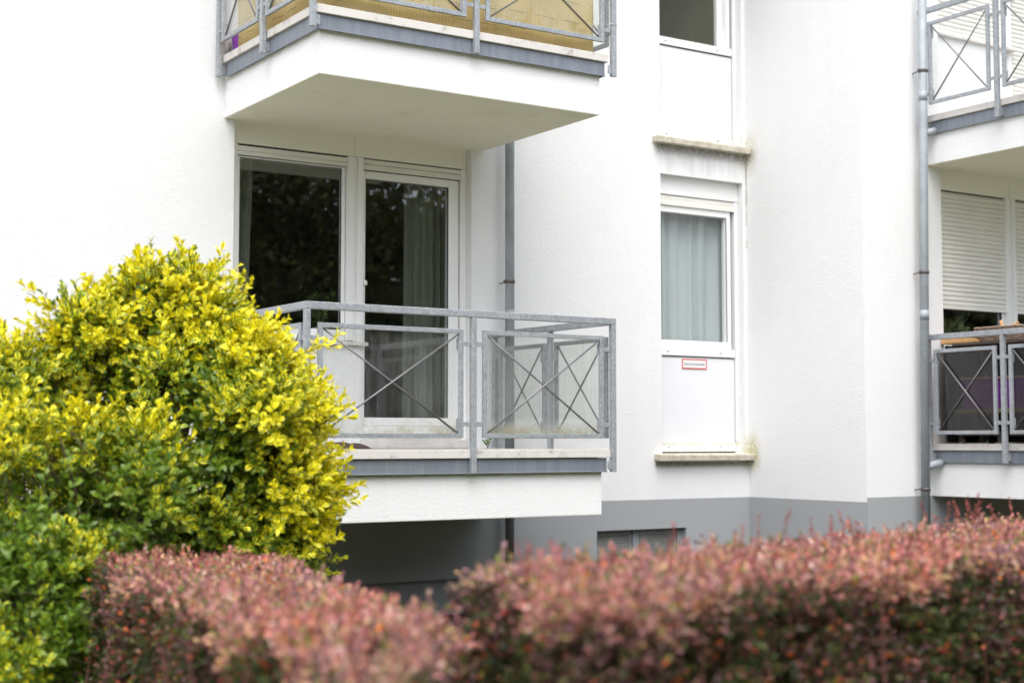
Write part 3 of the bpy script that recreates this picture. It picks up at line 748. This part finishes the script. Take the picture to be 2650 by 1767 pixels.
def build_golden():
    B, D, Lh, CY = [], [], [], []
    cl = []                                           # clumps of shoots on the lobes, with hollows between them
    for (x, y, z, r_) in LB:
        for _ in range(int(10+80*r_*r_)):
            d = rnd_unit(1)[0]; d[2] = abs(d[2])*.9-.25 if rng.random() < .6 else d[2]; d = unit(d)
            c = np.array([x, y, z])+d*max(r_*.35, r_-.07)*rng.uniform(.76, 1.02)
            cl.append((c, rng.uniform(.075, .15), d, rng.normal(0, .20)))
    lobes = np.array([l[:3] for l in LB]); rads = np.array([l[3] for l in LB])
    for c, cr, d, cy in cl:
        dep = (rads-np.linalg.norm(lobes-c, axis=1)).max()
        if c[2] < -1.22 or (dep > .24 and rng.random() < .75): continue
        n = int(36*(cr/.11)**2)
        q = unit(rng.normal(size=(n, 3))+unit(d+np.array([0, 0, .5]))*.9)
        B.append(c+q*cr*rng.uniform(.25, .95, (n, 1))); D.append(unit(q+np.array([0, 0, .55])+d*.3+rng.normal(0, .22, (n, 3))))
        Lh.append(np.where(rng.random(n) < .14, rng.uniform(.11, .20, n), rng.uniform(.04, .10, n))); CY.append(np.full(n, cy))
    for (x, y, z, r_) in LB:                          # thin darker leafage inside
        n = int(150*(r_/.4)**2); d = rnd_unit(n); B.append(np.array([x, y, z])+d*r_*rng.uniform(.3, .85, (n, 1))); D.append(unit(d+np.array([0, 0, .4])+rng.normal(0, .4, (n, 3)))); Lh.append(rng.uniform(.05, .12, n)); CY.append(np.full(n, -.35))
    B, D, Lh, CY = map(np.concatenate, (B, D, Lh, CY))
    depth = np.full(len(B), -9.)
    for (x, y, z, r_) in LB: depth = np.maximum(depth, (r_-np.linalg.norm(B-np.array([x, y, z]), axis=1)))
    keep = B[:, 2] > -1.25
    B, D, Lh, CY, depth = B[keep], D[keep], Lh[keep], CY[keep], depth[keep]
    # side shoots on the leaders that stick out of the top
    extra = [(l[0]+rng.normal(0, l[3]*.5), l[1]+rng.normal(0, l[3]*.3), l[2]+l[3]*rng.uniform(1.05, 1.28)) for l in LB[:8]+LB[10:12] for _ in range(5)]
    C = np.array([2.35, 6.4, .1]); bb, dd, ll = [], [], []
    stems = MB()
    for ti, tp in enumerate(TIP+extra):
        tp = np.array(tp); o = C+(tp-C)*.55+rng.normal(0, .02, 3); o[2] = min(o[2]+.02, tp[2]-.15)
        if ti >= len(TIP): o = tp+np.array([rng.normal(0, .03), rng.normal(0, .03), -.22])
        pts = [o+(tp-o)*k/5+rng.normal(0, .006, 3) for k in range(6)]; stems.tube(pts, [.0045-.0006*k for k in range(6)], 5)
        for k in range(9):
            a = .25+.72*k/8; bb.append(o+(tp-o)*a); dd.append(unit(unit(tp-o)+rng.normal(0, .30 if k < 8 else .05, 3)+np.array([0, 0, .15]))); ll.append(.07-.03*a)
    B = np.vstack([B, bb]); D = np.vstack([D, dd]); Lh = np.concatenate([Lh, ll]); depth = np.concatenate([depth, np.full(len(bb), -.05)]); CY = np.concatenate([CY, np.full(len(bb), .1)])
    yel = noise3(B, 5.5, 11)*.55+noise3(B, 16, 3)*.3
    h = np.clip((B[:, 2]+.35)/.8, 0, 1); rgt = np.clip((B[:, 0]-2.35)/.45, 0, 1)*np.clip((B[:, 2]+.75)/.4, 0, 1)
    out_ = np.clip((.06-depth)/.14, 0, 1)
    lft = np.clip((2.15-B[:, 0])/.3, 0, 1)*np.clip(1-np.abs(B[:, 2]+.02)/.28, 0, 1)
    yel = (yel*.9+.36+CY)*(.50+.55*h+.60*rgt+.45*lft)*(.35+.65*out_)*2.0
    n0 = len(B)
    P, Dd, N, L, F = shoots(B, D, Lh, .024, .050)
    # carry the shoot's yellowness to its leaves (same order as the loops in shoots)
    k = np.maximum(3, (Lh/.024).astype(int)); Y = np.concatenate([yel[i < k] for i in range(k.max()) for _ in (0, 1)])
    Y = np.clip(Y*(.55+.75*F)+rng.normal(0, .08, len(Y)), 0, 1)
    print('golden leaves', len(P))
    leaf_mesh('foliage', P, Dd, N, L, L*.44*rng.uniform(.8, 1.25, len(L)), 'gleaf', gs_, kind2=np.stack([Y, rng.random(len(Y))], 1))
    # branches from the base to the lobes
    br = stems
    for (x, y, z, r_) in LB:
        for _ in range(5):
            t_ = np.array([x, y, z])+rnd_unit(1)[0]*r_*.8; b = np.array([2.2+rng.normal(0, .12), 6.45+rng.normal(0, .12), -H-.02])
            mid = (b+t_)/2+np.array([rng.normal(0, .08), rng.normal(0, .08), .1]); pts = [b, b+(mid-b)*.5+rng.normal(0, .02, 3), mid, mid+(t_-mid)*.5+rng.normal(0, .02, 3), t_]
            br.tube(pts, [.014, .011, .008, .006, .0035], 6)
    for i in rng.choice(n0, min(n0, 2200), replace=False):
        p = B[i]; c = LB[rng.integers(len(LB))]
        q0 = p-D[i]*rng.uniform(.1, .22)+rng.normal(0, .02, 3); br.tube([q0, (q0+p)/2+rng.normal(0, .006, 3), p, p+D[i]*Lh[i]*.9], [.003, .0025, .002, .0012], 4, cap=False)
    br.build('branches', 'stem', gs_)
build_golden()

# ------------------------------------------------------------------ barberry hedges
def hedge(corners, ztop, n_top, n_side, spikes, label, zlow=-.95):
    """corners: far-left, far-right, near-right, near-left footprint (x, y); a clipped block with a fuzzy top"""
    c = [np.array(p) for p in corners]; ctr = sum(c)/4
    root = empty('barberry_hedge', (ctr[0], ctr[1], -H), label, 'hedge', 'clipped barberry hedges')
    def top_h(p): return ztop+.05*(noise3(np.c_[p, np.zeros(len(p))], 6, 21)-.5)+.055*(noise3(np.c_[p, np.zeros(len(p))], 17, 22)-.5)
    # top shoots
    a, b = rng.random(n_top), rng.random(n_top)
    q = (c[0]*((1-a)*(1-b))[:, None]+c[1]*(a*(1-b))[:, None]+c[2]*(a*b)[:, None]+c[3]*((1-a)*b)[:, None])
    q += rng.normal(0, .012, q.shape)
    zt = top_h(q); dz_ = -rng.random(n_top)**1.4*.13
    B = np.c_[q, zt+dz_-.03]; D = unit(np.c_[rng.normal(0, .38, (n_top, 2)), np.ones(n_top)]); Ls = np.where(rng.random(n_top) < .12, rng.uniform(.05, .10, n_top), rng.uniform(.025, .055, n_top))
    topness = np.clip(1+dz_/.10, 0, 1)
    # side shoots on the four faces
    Bs_, Ds_, Ts = [], [], []
    lens = [np.linalg.norm(c[(i+1) % 4]-c[i]) for i in range(4)]
    for i in range(4):
        n = int(n_side*lens[i]); t_ = rng.random(n); e = (c[(i+1) % 4]-c[i])/lens[i]; nrm = np.array([e[1], -e[0]])
        if (c[i]+e*lens[i]/2-ctr)@nrm < 0: nrm = -nrm
        z = ztop-(rng.random(n)**1.2)*(ztop-zlow); inn = rng.random(n)**1.5*.16
        q3 = np.c_[(c[i]+e*(t_*lens[i])[:, None]), z]; bulge = .09*noise3(q3, 8, 31)+.06*noise3(q3, 19, 32)-.09
        p = c[i]+e*(t_*lens[i])[:, None]+nrm*(bulge-inn)[:, None]
        Bs_.append(np.c_[p, z-.03]); Ds_.append(unit(np.c_[np.tile(nrm, (n, 1))*.9+rng.normal(0, .4, (n, 2)), rng.normal(.45, .35, n)])); Ts.append(np.clip((z-ztop+.06+.20*(noise3(q3*np.array([1, 1, .5]), 9, 33)-.52))/.09, 0, 1)*.8+.06)
    nt_ = len(B); B = np.vstack([B]+Bs_); D = np.vstack([D]+Ds_); Ls = np.concatenate([Ls, rng.uniform(.03, .07, len(B)-nt_)]); T = np.concatenate([topness]+Ts)
    # holes one can look into
    gap = noise3(B, 11, 41)*.62+noise3(B, 26, 42)*.38
    keep = (gap > .44-.03*(T > .6)) | (rng.random(len(B)) < .07); B, D, Ls, T = B[keep], D[keep], Ls[keep], T[keep]
    # upright new shoots
    tw = MB()
    sb, sdr, sL = [], [], []
    for (x, y, hgt) in spikes:
        z0 = top_h(np.array([[x, y]]))[0]-.03; lean = rng.normal(0, .16, 2)
        p0 = np.array([x, y, z0]); p1 = p0+np.array([lean[0]*hgt, lean[1]*hgt, hgt]); tw.tube([p0, (p0+p1)/2+rng.normal(0, .003, 3), p1], [.0016, .0012, .0007], 4)
        m = max(4, int(hgt/.012))
        for k in range(m):
            sb.append(p0+(p1-p0)*(k+.5)/m); sdr.append(unit(np.array([lean[0], lean[1], 1])+rng.normal(0, .35, 3))); sL.append(.014)
    ns = len(sb)
    P, Dd, N, L, F = shoots(B, D, Ls, .0125, .0235, 68)
    k = np.maximum(3, (Ls/.0125).astype(int))
    def carry(v): return np.concatenate([v[i < k] for i in range(k.max()) for _ in (0, 1)])
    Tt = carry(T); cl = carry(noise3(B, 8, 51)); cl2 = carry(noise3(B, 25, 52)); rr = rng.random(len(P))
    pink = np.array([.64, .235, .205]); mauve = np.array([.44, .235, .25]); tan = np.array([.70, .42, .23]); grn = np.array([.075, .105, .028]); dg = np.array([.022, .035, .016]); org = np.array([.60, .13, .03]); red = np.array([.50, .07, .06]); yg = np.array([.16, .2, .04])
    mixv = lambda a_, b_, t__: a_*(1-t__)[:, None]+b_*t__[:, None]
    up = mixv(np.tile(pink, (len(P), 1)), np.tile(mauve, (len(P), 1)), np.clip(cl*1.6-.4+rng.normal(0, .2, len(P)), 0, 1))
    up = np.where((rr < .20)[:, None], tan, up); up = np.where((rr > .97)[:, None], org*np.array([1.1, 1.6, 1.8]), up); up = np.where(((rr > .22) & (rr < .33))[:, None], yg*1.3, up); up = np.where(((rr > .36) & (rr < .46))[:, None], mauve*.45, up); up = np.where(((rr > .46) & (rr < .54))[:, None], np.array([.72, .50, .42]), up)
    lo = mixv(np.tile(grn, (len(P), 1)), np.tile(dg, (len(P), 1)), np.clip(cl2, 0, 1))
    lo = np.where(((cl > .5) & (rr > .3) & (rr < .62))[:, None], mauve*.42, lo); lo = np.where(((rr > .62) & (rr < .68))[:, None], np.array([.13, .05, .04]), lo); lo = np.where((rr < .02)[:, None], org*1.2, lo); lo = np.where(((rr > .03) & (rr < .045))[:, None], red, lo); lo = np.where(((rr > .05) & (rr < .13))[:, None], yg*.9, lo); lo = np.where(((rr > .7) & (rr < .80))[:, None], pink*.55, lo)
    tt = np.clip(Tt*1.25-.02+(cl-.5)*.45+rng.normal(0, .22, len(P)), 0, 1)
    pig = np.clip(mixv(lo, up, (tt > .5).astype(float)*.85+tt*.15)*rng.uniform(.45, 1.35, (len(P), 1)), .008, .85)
    if ns:
        m = 3; sb = np.repeat(np.array(sb), m, 0); sdr = np.array(sdr); P2 = sb; D2 = unit(np.repeat(sdr, m, 0)+rng.normal(0, .55, (ns*m, 3))); N2 = rnd_unit(ns*m); L2 = rng.uniform(.009, .017, ns*m)
        g2 = np.clip(np.tile(np.array([.42, .12, .11]), (ns*m, 1))*rng.uniform(.6, 1.3, (ns*m, 1)), .01, .8)
        P, Dd, N, L, pig = np.vstack([P, P2]), np.vstack([Dd, D2]), np.vstack([N, N2]), np.concatenate([L, L2]), np.vstack([pig, g2])
    print('hedge leaves', len(P))
    leaf_mesh('foliage', P, Dd, N+rng.normal(0, .3, N.shape), L, L*.52, 'hleaf', root, pig=pig, simple_=True)
    # woody inside: stems and the lower body
    for i in range(420):
        a, b = rng.random(), rng.random(); q0 = c[0]*(1-a)*(1-b)+c[1]*a*(1-b)+c[2]*a*b+c[3]*(1-a)*b
        p0 = np.array([q0[0], q0[1], -H-.01]); p1 = np.array([q0[0]+rng.normal(0, .06), q0[1]+rng.normal(0, .06), ztop-rng.uniform(.02, .15)]); md = (p0+p1)/2+rng.normal(0, .03, 3)
        tw.tube([p0, md, p1], [.006, .004, .002], 5, cap=False)
    tw.build('twigs', 'redstem', root)
    # inner leaf mass, sparse and dark green, keeps the body closed
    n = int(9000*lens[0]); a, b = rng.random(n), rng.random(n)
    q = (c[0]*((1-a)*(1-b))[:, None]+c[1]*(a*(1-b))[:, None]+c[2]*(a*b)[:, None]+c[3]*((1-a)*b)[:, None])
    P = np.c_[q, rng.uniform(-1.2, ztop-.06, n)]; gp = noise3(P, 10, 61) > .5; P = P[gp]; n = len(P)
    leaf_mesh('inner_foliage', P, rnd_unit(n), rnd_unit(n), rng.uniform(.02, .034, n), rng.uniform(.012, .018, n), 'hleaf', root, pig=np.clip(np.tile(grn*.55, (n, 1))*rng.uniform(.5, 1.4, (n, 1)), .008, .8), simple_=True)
def spk(n, c, hmin, hmax, power=1.):
    c = [np.array(p) for p in c]; o = []
    for _ in range(n):
        a, b = rng.random(), rng.random()**power; q = c[0]*(1-a)*(1-b)+c[1]*a*(1-b)+c[2]*a*b+c[3]*(1-a)*b; o.append((q[0], q[1], rng.uniform(hmin, hmax)))
    return o
c1 = [(1.80, 5.68), (2.36, 5.30), (1.80, 2.98), (1.24, 2.34)]
hedge(c1, -.45, 12500, 3600, spk(150, c1, .03, .09), 'lower barberry hedge with pinkish top running from the golden shrub towards the viewer')
c2 = [(1.97, 3.20), (5.9, 4.07), (6.1, 3.24), (1.84, 2.50)]
sp2 = spk(190, c2, .03, .08, .6)+spk(40, c2, .07, .14, 3.)+[(3.05, 3.25, .16), (3.55, 3.45, .14), (2.86, 3.2, .13), (2.6, 3.1, .10), (2.25, 3.0, .09), (3.35, 3.3, .10), (4.2, 3.6, .13), (4.35, 3.65, .12), (4.5, 3.7, .15), (3.9, 3.5, .09), (2.0, 3.0, .09), (4.75, 3.72, .16), (4.95, 3.75, .13), (4.05, 3.55, .10)]
hedge(c2, -.33, 19000, 4200, sp2, 'taller blurred barberry hedge with pink tips in front of the basement window', zlow=-.85)

# ------------------------------------------------------------------ things on the balconies
def ripple_screen(pts, z0f, z1, label):
    """matting standing just inside the railing along a polyline"""
    seg = [0.]
    for a, b in zip(pts, pts[1:]): seg.append(seg[-1]+math.dist(a, b))
    tot = seg[-1]
    def at(s):
        for i in range(len(pts)-1):
            if s <= seg[i+1]+1e-6:
                t_ = (s-seg[i])/(seg[i+1]-seg[i]); return (pts[i][0]*(1-t_)+pts[i+1][0]*t_, pts[i][1]*(1-t_)+pts[i+1][1]*t_)
    def off(s, z): return .009*math.sin(s*11)+.006*math.sin(s*27+z*3)
    root = empty('privacy_matting', (pts[1][0], pts[1][1], z0f), label, 'privacy screen')
    q = MB()
    def fn(a, b):
        s = a*tot; x, y = at(s); z = z0f+(z1-z0f)*b; o = off(s, z)*(1.5-b)
        return (x+o, y+o, z)
    n = int(tot/.012); q.grid(fn, n, 6)
    idx = {}
    o = q.build('mat', 'screen', root, uv=None, solid=.003)
    me_ = o.data; l = me_.uv_layers.new(name='UVMap')
    for lp in me_.loops:
        vi = lp.vertex_index; l.data[lp.index].uv = ((vi % (n+1))/n*tot, (vi//(n+1))/6)
    wq = MB()
    for zz in (.09, .19, .34, .52, .7):
        wq.tube([(at(s)[0]+off(s, zz)-.004, at(s)[1]+off(s, zz)-.004, z0f+zz+.012*math.sin(s*4.2+zz*9)) for s in np.linspace(0, tot-.001, 70)], .0014, 4)
    wq.build('wire', 'wire', root)
ripple_screen([(3.90, 9.43), (3.90, 8.13), (5.985, 8.13)], 2.672, 3.50, 'yellow ribbed matting tied inside the railing of the upper balcony')
q = MB(); q.grid(lambda a, b: (3.93+.05*math.cos(a*6.283)*(.6+.4*b), 9.50+.05*math.sin(a*6.283)*(.7+.3*math.sin(a*12)), 2.672+.16*b), 18, 5)
tag(q.build('bucket', 'purple', base=(3.93, 9.5, 2.672), solid=.003), 'purple plastic bucket in the left corner of the upper balcony', 'bucket')
q = MB(); q.grid(lambda a, b: (3.90+.04*math.cos(a*6.283)*math.sin(.3+b*2.5)*(1+.3*math.sin(a*19+b*9)), 9.575+.035*math.sin(a*6.283)*math.sin(.3+b*2.5)*(1+.3*math.sin(a*23)), 2.69+.11*b+.01*math.sin(a*17)), 26, 10, False)
tag(q.build('plastic_bag', 'bag', base=(3.90, 9.575, 2.672)), 'crumpled pale plastic bag beside the purple bucket', 'bag')
# cable ties on the upper right post
for i, (x, y, z) in enumerate(((6.10, 8.05, 2.877), )):
    q = MB(); q.tube([(x-.04, y-.012, z+.004), (x+.024, y-.012, z-.002), (x+.024, y+.03, z), (x-.04, y+.03, z), (x-.04, y-.012, z+.004)], .002, 5); tag(q.build('cable_tie', 'white', base=(x, y, z)), 'white cable tie round the right corner post of the upper balcony', 'cable tie')
# brown cloth on the lower balcony
q = MB(); q.grid(lambda a, b: (4.60+.34*a, 9.40+.16*b, -.05+.035*math.sin(math.pi*min(1, a*1.0))**.5*math.sin(math.pi*b)**.6*(1+.25*math.sin(a*14+b*5))), 24, 10)
tag(q.build('doormat', 'brown', base=(4.77, 9.48, -.055), solid=.008), 'rumpled dark brown mat on the lower balcony floor by the door step', 'mat')
# potted plant inside the window
def plant(name, loc, label, cat, pot, n, h, leafL, cols, spread=.5, arch=0.):
    x, y, z = loc; root = empty(name, loc, label, cat)
    if pot:
        q = MB(); pr, ph = pot; q.tube([(x, y, z), (x, y, z+ph*.9), (x, y, z+ph*.9), (x, y, z+ph)], [pr*.75, pr*.95, pr*1.05, pr*1.05], 20); q.build('pot', 'pot', root)
        z += ph
    P, D, N, L, pg = [], [], [], [], []; stm = MB()
    for i in range(n):
        a = rng.random()*6.28; s = rng.random()**.5*spread*h; hh = h*rng.uniform(.4, 1); t1 = np.array([x+math.cos(a)*s, y+math.sin(a)*s*.6, z+hh-arch*s])
        b0 = np.array([x, y, z]); md = (b0+t1)/2+np.array([0, 0, hh*.15]); stm.tube([b0, md, t1], [.002, .0016, .001], 4, cap=False)
        for k in range(7):
            t_ = .3+.7*k/6; p = b0*(1-t_)**2+2*md*t_*(1-t_)+t1*t_**2; P.append(p); D.append(unit(unit(t1-b0)+rng.normal(0, .7, 3))); N.append(rnd_unit(1)[0]); L.append(leafL*rng.uniform(.7, 1.2)); pg.append(np.array(cols[rng.integers(len(cols))])*rng.uniform(.7, 1.2))
    stm.build('stem', 'stem', root); L = np.array(L)
    leaf_mesh('foliage', np.array(P), np.array(D), np.array(N), L, L*.45, 'pleaf', root, pig=np.array(pg))
plant('potted_plant', (4.72, 9.80, .738), 'bushy house plant in a pale green pot behind the large window', 'plant', (.055, .09), 26, .26, .03, [(.05, .12, .02), (.08, .16, .03)])
plant('weed', (5.985, 9.50, -.055), 'small green weed growing at the right end of the door step', 'weed', None, 4, .11, .028, [(.12, .24, .04)], .3)
# right balcony: rolling shelf with a board on top
ca = empty('shelf_cart', (9.95, 7.9, -.02), 'dark rolling shelf cart with castors behind the smoky glass', 'cart')
q = MB(); q.box(9.72, 10.18, 7.30, 8.22, .785, .803); q.build('top_board', 'dbrown', ca)
q = MB(); q.box(10.14, 10.16, 7.32, 8.20, -.01, .785); q.build('back_panel', 'dbrown', ca)
q = MB(); q.box(9.72, 10.14, 7.32, 8.20, .235, .258); q.box(9.70, 9.72, 7.32, 8.20, .23, .262); q.build('shelf', 'plank', ca)
q = MB(); q.box(9.72, 10.14, 7.32, 8.20, .045, .075); q.build('bottom_board', 'dbrown', ca)
for x in (9.73, 10.11):
    for y in (7.33, 8.17): bx('leg', 'black', ca, x, x+.025, y, y+.025, .076, .784)
for y in (7.40, 7.78, 8.17):
    for x in (9.76, 10.12):
        q = MB(); q.tube([(x-.012, y, .0), (x+.012, y, .0)], .026, 18); q.tube([(x-.014, y, 0), (x+.014, y, 0)], .010, 10); k = q.build('castor', 'castor', ca)
        q = MB(); q.box(x-.018, x-.014, y-.02, y+.02, -.006, .044); q.box(x+.014, x+.018, y-.02, y+.02, -.006, .044); q.box(x-.02, x+.02, y-.025, y+.025, .038, .0445); q.build('fork', 'clampm', k)
def basket(y0, y1, x0, x1, z0, z1, label):
    root = empty('laundry_basket', ((x0+x1)/2, (y0+y1)/2, z0), label, 'basket'); q = MB(); t = .004
    q.box(x0, x1, y0, y1, z0, z0+t)
    for X in (x0, x1-t):
        rows = [(z0+.05, z0+.105), (z0+.125, z0+.185)]; zs = [z0+t]+[v for r_ in rows for v in r_]+[z1]
        for a, b in ((zs[0], zs[1]), (zs[2], zs[3]), (zs[4], zs[5])): q.box(X, X+t, y0, y1, a, b)
        n = int((y1-y0)/.028)
        for r_ in rows:
            for i in range(n): a = y0+i*(y1-y0)/n; q.box(X, X+t, a, a+.016, r_[0], r_[1])
    for Y in (y0, y1-t): q.box(x0+t, x1-t, Y, Y+t, z0+t, z1)
    q.build('body', 'purple', root)
    q = MB(); q.box(x0-.012, x1+.012, y0-.012, y1+.012, z1, z1+.012); q.build('rim', 'lid', root, bevel=.003)
    bx('contents', 'brown', root, x0+.02, x1-.02, y0+.02, y1-.02, z0+.01, z1-.03)
basket(7.78, 8.15, 9.745, 10.10, .26, .505, 'purple slotted laundry basket with peach rim nearest the drainpipe')
basket(7.34, 7.74, 9.745, 10.10, .26, .505, 'purple slotted laundry basket behind the right balcony post')
sh = MB(); sh.grid(lambda a, b: (9.66+.50*a, 8.235+.012*math.sin(a*15)+.02*math.sin(b*9+a*3), -.012+.80*b), 24, 24, False)
tag(sh.build('plastic_sheet', 'black', base=(9.9, 8.235, .1), solid=.002), 'black plastic sheet hanging at the wall end of the shelf cart', 'sheet')
ty = empty('wooden_tray', (9.86, 8.18, .804), 'peach coloured wooden tray lying on the shelf cart', 'tray')
q = MB(); q.box(9.73, 10.0, 7.97, 8.34, .804, .812); q.build('base', 'wood', ty)
q = MB(); q.prism([(7.97, .812), (8.34, .812), (8.34, .858), (8.29, .862), (8.255, .846), (8.22, .862), (7.97, .838)], 'x', 9.725, 9.735); q.box(9.99, 10.0, 7.97, 8.34, .812, .85); q.box(9.735, 9.99, 8.33, 8.34, .812, .852); q.build('rim', 'wood', ty)
wk = empty('wicker_basket', (9.87, 7.78, .804), 'brown wicker basket with firewood standing on the shelf cart', 'basket')
q = MB()
x0, x1, y0, y1 = 9.74, 9.99, 7.57, 7.955
for rr_ in range(8):
    z = .812+rr_*.0145; e = .004*rr_
    pts = []
    per = [(x0-e, y0-e, x1+e, y0-e), (x1+e, y0-e, x1+e, y1+e), (x1+e, y1+e, x0-e, y1+e), (x0-e, y1+e, x0-e, y0-e)]
    for (a, b, c, d) in per:
        m = 14
        for i in range(m):
            t_ = i/m; o = .004*(1 if (i+rr_) % 2 else -1); nx, ny = (0, 1) if b == d else (1, 0); pts.append((a+(c-a)*t_+nx*o, b+(d-b)*t_+ny*o, z+.0015*math.sin(i*2.1)))
    pts.append(pts[0]); q.tube(pts, .0062 if rr_ < 7 else .010, 5)
for i in range(15):
    for X in (x0, x1): y = y0+(y1-y0)*i/14; q.tube([(X, y, .808), (X, y, .905)], .004, 5)
q.build('weave', 'wicker', wk)
bx('base', 'wicker', wk, x0, x1, y0, y1, .805, .812)
for (a, b, l_) in (((9.85, 7.78, .85), (9.86, 7.84, .975), 'pale split log standing upright in the wicker basket'), ((9.86, 7.84, .86), (9.90, 7.70, .955), 'ochre split log leaning in the wicker basket')):
    q = MB(); q.tube([a, b], [.017, .014], 6, smooth=False); tag(q.build('firewood', 'wood', base=a), l_, 'firewood')
# window ornaments on the right
tr = MB(); X0 = 10.05; pr = [(0, .985)]
zt_ = 1.13; zb_ = .90
left = []; 
for i in range(5):
    za = zt_-(i)*(zt_-zb_-.03)/5; zb2 = zt_-(i+1)*(zt_-zb_-.03)/5; w1 = .012+.011*(i+1); left += [(-.006-.006*i, za), (-w1-.012, zb2)]
poly = [(X0, zt_+.02)]+[(X0-a_, z) for a_, z in [(-p[0], p[1]) for p in left]]+[(X0-.012, zb_+.03), (X0-.012, zb_), (X0+.012, zb_), (X0+.012, zb_+.03)]+[(X0+a_, z) for a_, z in reversed([(-p[0], p[1]) for p in left])]
tr.prism(poly, 'y', 8.60, 8.612)
tag(tr.build('tree_ornament', 'decor', base=(X0, 8.606, zb_)), 'flat ochre wooden tree ornament standing inside the right window', 'ornament')
plant('potted_plant', (10.20, 8.62, .80), 'house plant with long pale green leaves inside the right window', 'plant', (.05, .08), 16, .16, .10, [(.25, .32, .14), (.32, .38, .2)], .9)
plant('potted_plant', (9.93, 8.62, .80), 'small dark green plant beside the ochre tree ornament', 'plant', (.04, .06), 14, .24, .07, [(.09, .14, .03)], .35)
wb_ = empty('side_table', (10.6, 7.9, -.02), 'white topped table standing right of the shelf cart', 'table')
bx('apron', 'white', wb_, 10.30, 10.95, 7.05, 8.05, .62, .78)
bx('top', 'white', wb_, 10.28, 10.97, 7.03, 8.07, .781, .80)
for x in (10.31, 10.90):
    for y in (7.07, 7.99): bx('leg', 'white', wb_, x, x+.04, y, y+.04, -.02, .619)
q = MB(); q.tube([(10.62, 7.9, .80), (10.62, 7.9, .815), (10.62, 7.9, .82), (10.62, 7.9, .97), (10.62, 7.9, .975), (10.62, 7.9, 1.0)], [.05, .05, .008, .008, .03, .026], 12)
tag(q.build('candle_holder', 'rust', base=(10.62, 7.9, .80)), 'rust brown metal candle holder on the white topped table', 'candle holder')

# ------------------------------------------------------------------ trees behind the viewer, seen mirrored in the windows
def tree(x, y, h, rad, label, dens=9500):
    root = empty('tree', (x, y, -H), label, 'tree', 'trees mirrored in the window glass')
    q = MB(); q.tube([(x, y, -H-.05), (x+.1, y, 1.), (x, y+.1, h*.5), (x+.1, y, h*.8)], [.24, .18, .13, .05], 12)
    for _ in range(14):
        a = random.random()*6.28; z = h*random.uniform(.15, .7); l_ = rad*random.uniform(.5, .9)
        q.tube([(x, y, z), (x+math.cos(a)*l_*.5, y+math.sin(a)*l_*.5, z+l_*.35), (x+math.cos(a)*l_, y+math.sin(a)*l_, z+l_*.55)], [.07, .045, .015], 6)
    q.build('trunk', 'trunk', root)
    P = []
    for _ in range(26):
        c = np.array([x, y, h*.56])+rnd_unit(1)[0]*np.array([rad*.72, rad*.72, h*.40])*rng.random()**.4; r_ = rad*rng.uniform(.25, .45); n = dens//26
        d = rnd_unit(n); P.append(c+d*(r_*rng.random((n, 1))**.4))
    P = np.vstack(P); n = len(P); L = rng.uniform(.12, .24, n)
    pg = np.clip(np.array([.085, .10, .035])*rng.uniform(.6, 1.7, (n, 1))+np.where(rng.random((n, 1)) < .08, 1, 0)*np.array([.10, .08, .0]), .005, .5)
    leaf_mesh('crown', P, rnd_unit(n), rnd_unit(n), L, L*.55, 'tleaf', root, pig=pg, simple_=True)
TR = [(8.5, -7.5, 8.5, 3.0), (12.5, -8.2, 9.5, 3.3), (16.5, -7.0, 8.8, 3.1), (20.5, -6.0, 9.6, 3.4), (25, -5.0, 9.5, 3.4), (30, -4.5, 9, 3.4), (5, -9.5, 7.5, 2.8), (14.5, -12, 11, 3.6), (22, -11, 11, 3.8), (10, -12.5, 9.5, 3.4)]
desc = ['front tree mirrored in the middle of the large window', 'front tree mirrored behind the balcony door post', 'front tree mirrored in the balcony door', 'broad front tree mirrored beside the door curtain', 'broad tree mirrored in the lower right window', 'last tree on the right of the mirrored row', 'smallest and leftmost tree of the mirrored row', 'tall back tree between two mirrored front trees', 'tallest back tree at the right of the mirrored row', 'back tree behind the leftmost mirrored ones']
for (x, y, h, rd), ds_ in zip(TR, desc): tree(x, y, h, rd, ds_)

n = 60000  # leaf bank behind the viewer, added to cut low sky light and darken reflections
P = np.c_[rng.uniform(-45, 60, n), np.zeros(n), rng.random(n)]
top = 5.4+1.6*noise3(np.c_[P[:, 0], np.zeros(n), np.zeros(n)], .35, 71)+1.2*noise3(np.c_[P[:, 0], np.zeros(n), np.zeros(n)], 1.1, 72)
P[:, 1] = -15.5-2.5*rng.random(n)-.02*P[:, 0]; P[:, 2] = -H+.1+P[:, 2]*top
lf = P[:, 0] < 0; P[lf, 1] = P[lf, 1]+.0
L = rng.uniform(.5, .9, n)
wd = leaf_mesh('added_woodland', P, rnd_unit(n), rnd_unit(n), L, L*.6, 'tleaf', base=(5, -16, -H), pig=np.clip(np.array([.065, .075, .03])*rng.uniform(.6, 1.7, (n, 1)), .005, .5), simple_=True)
tag(wd, 'unseen leaf mass added to block low sky light, mirrored between the nearer trees', 'added_woodland', kind='stuff')
for o in COL.objects:
    if '_b' in o: del o['_b']
print('objects', len(COL.objects))
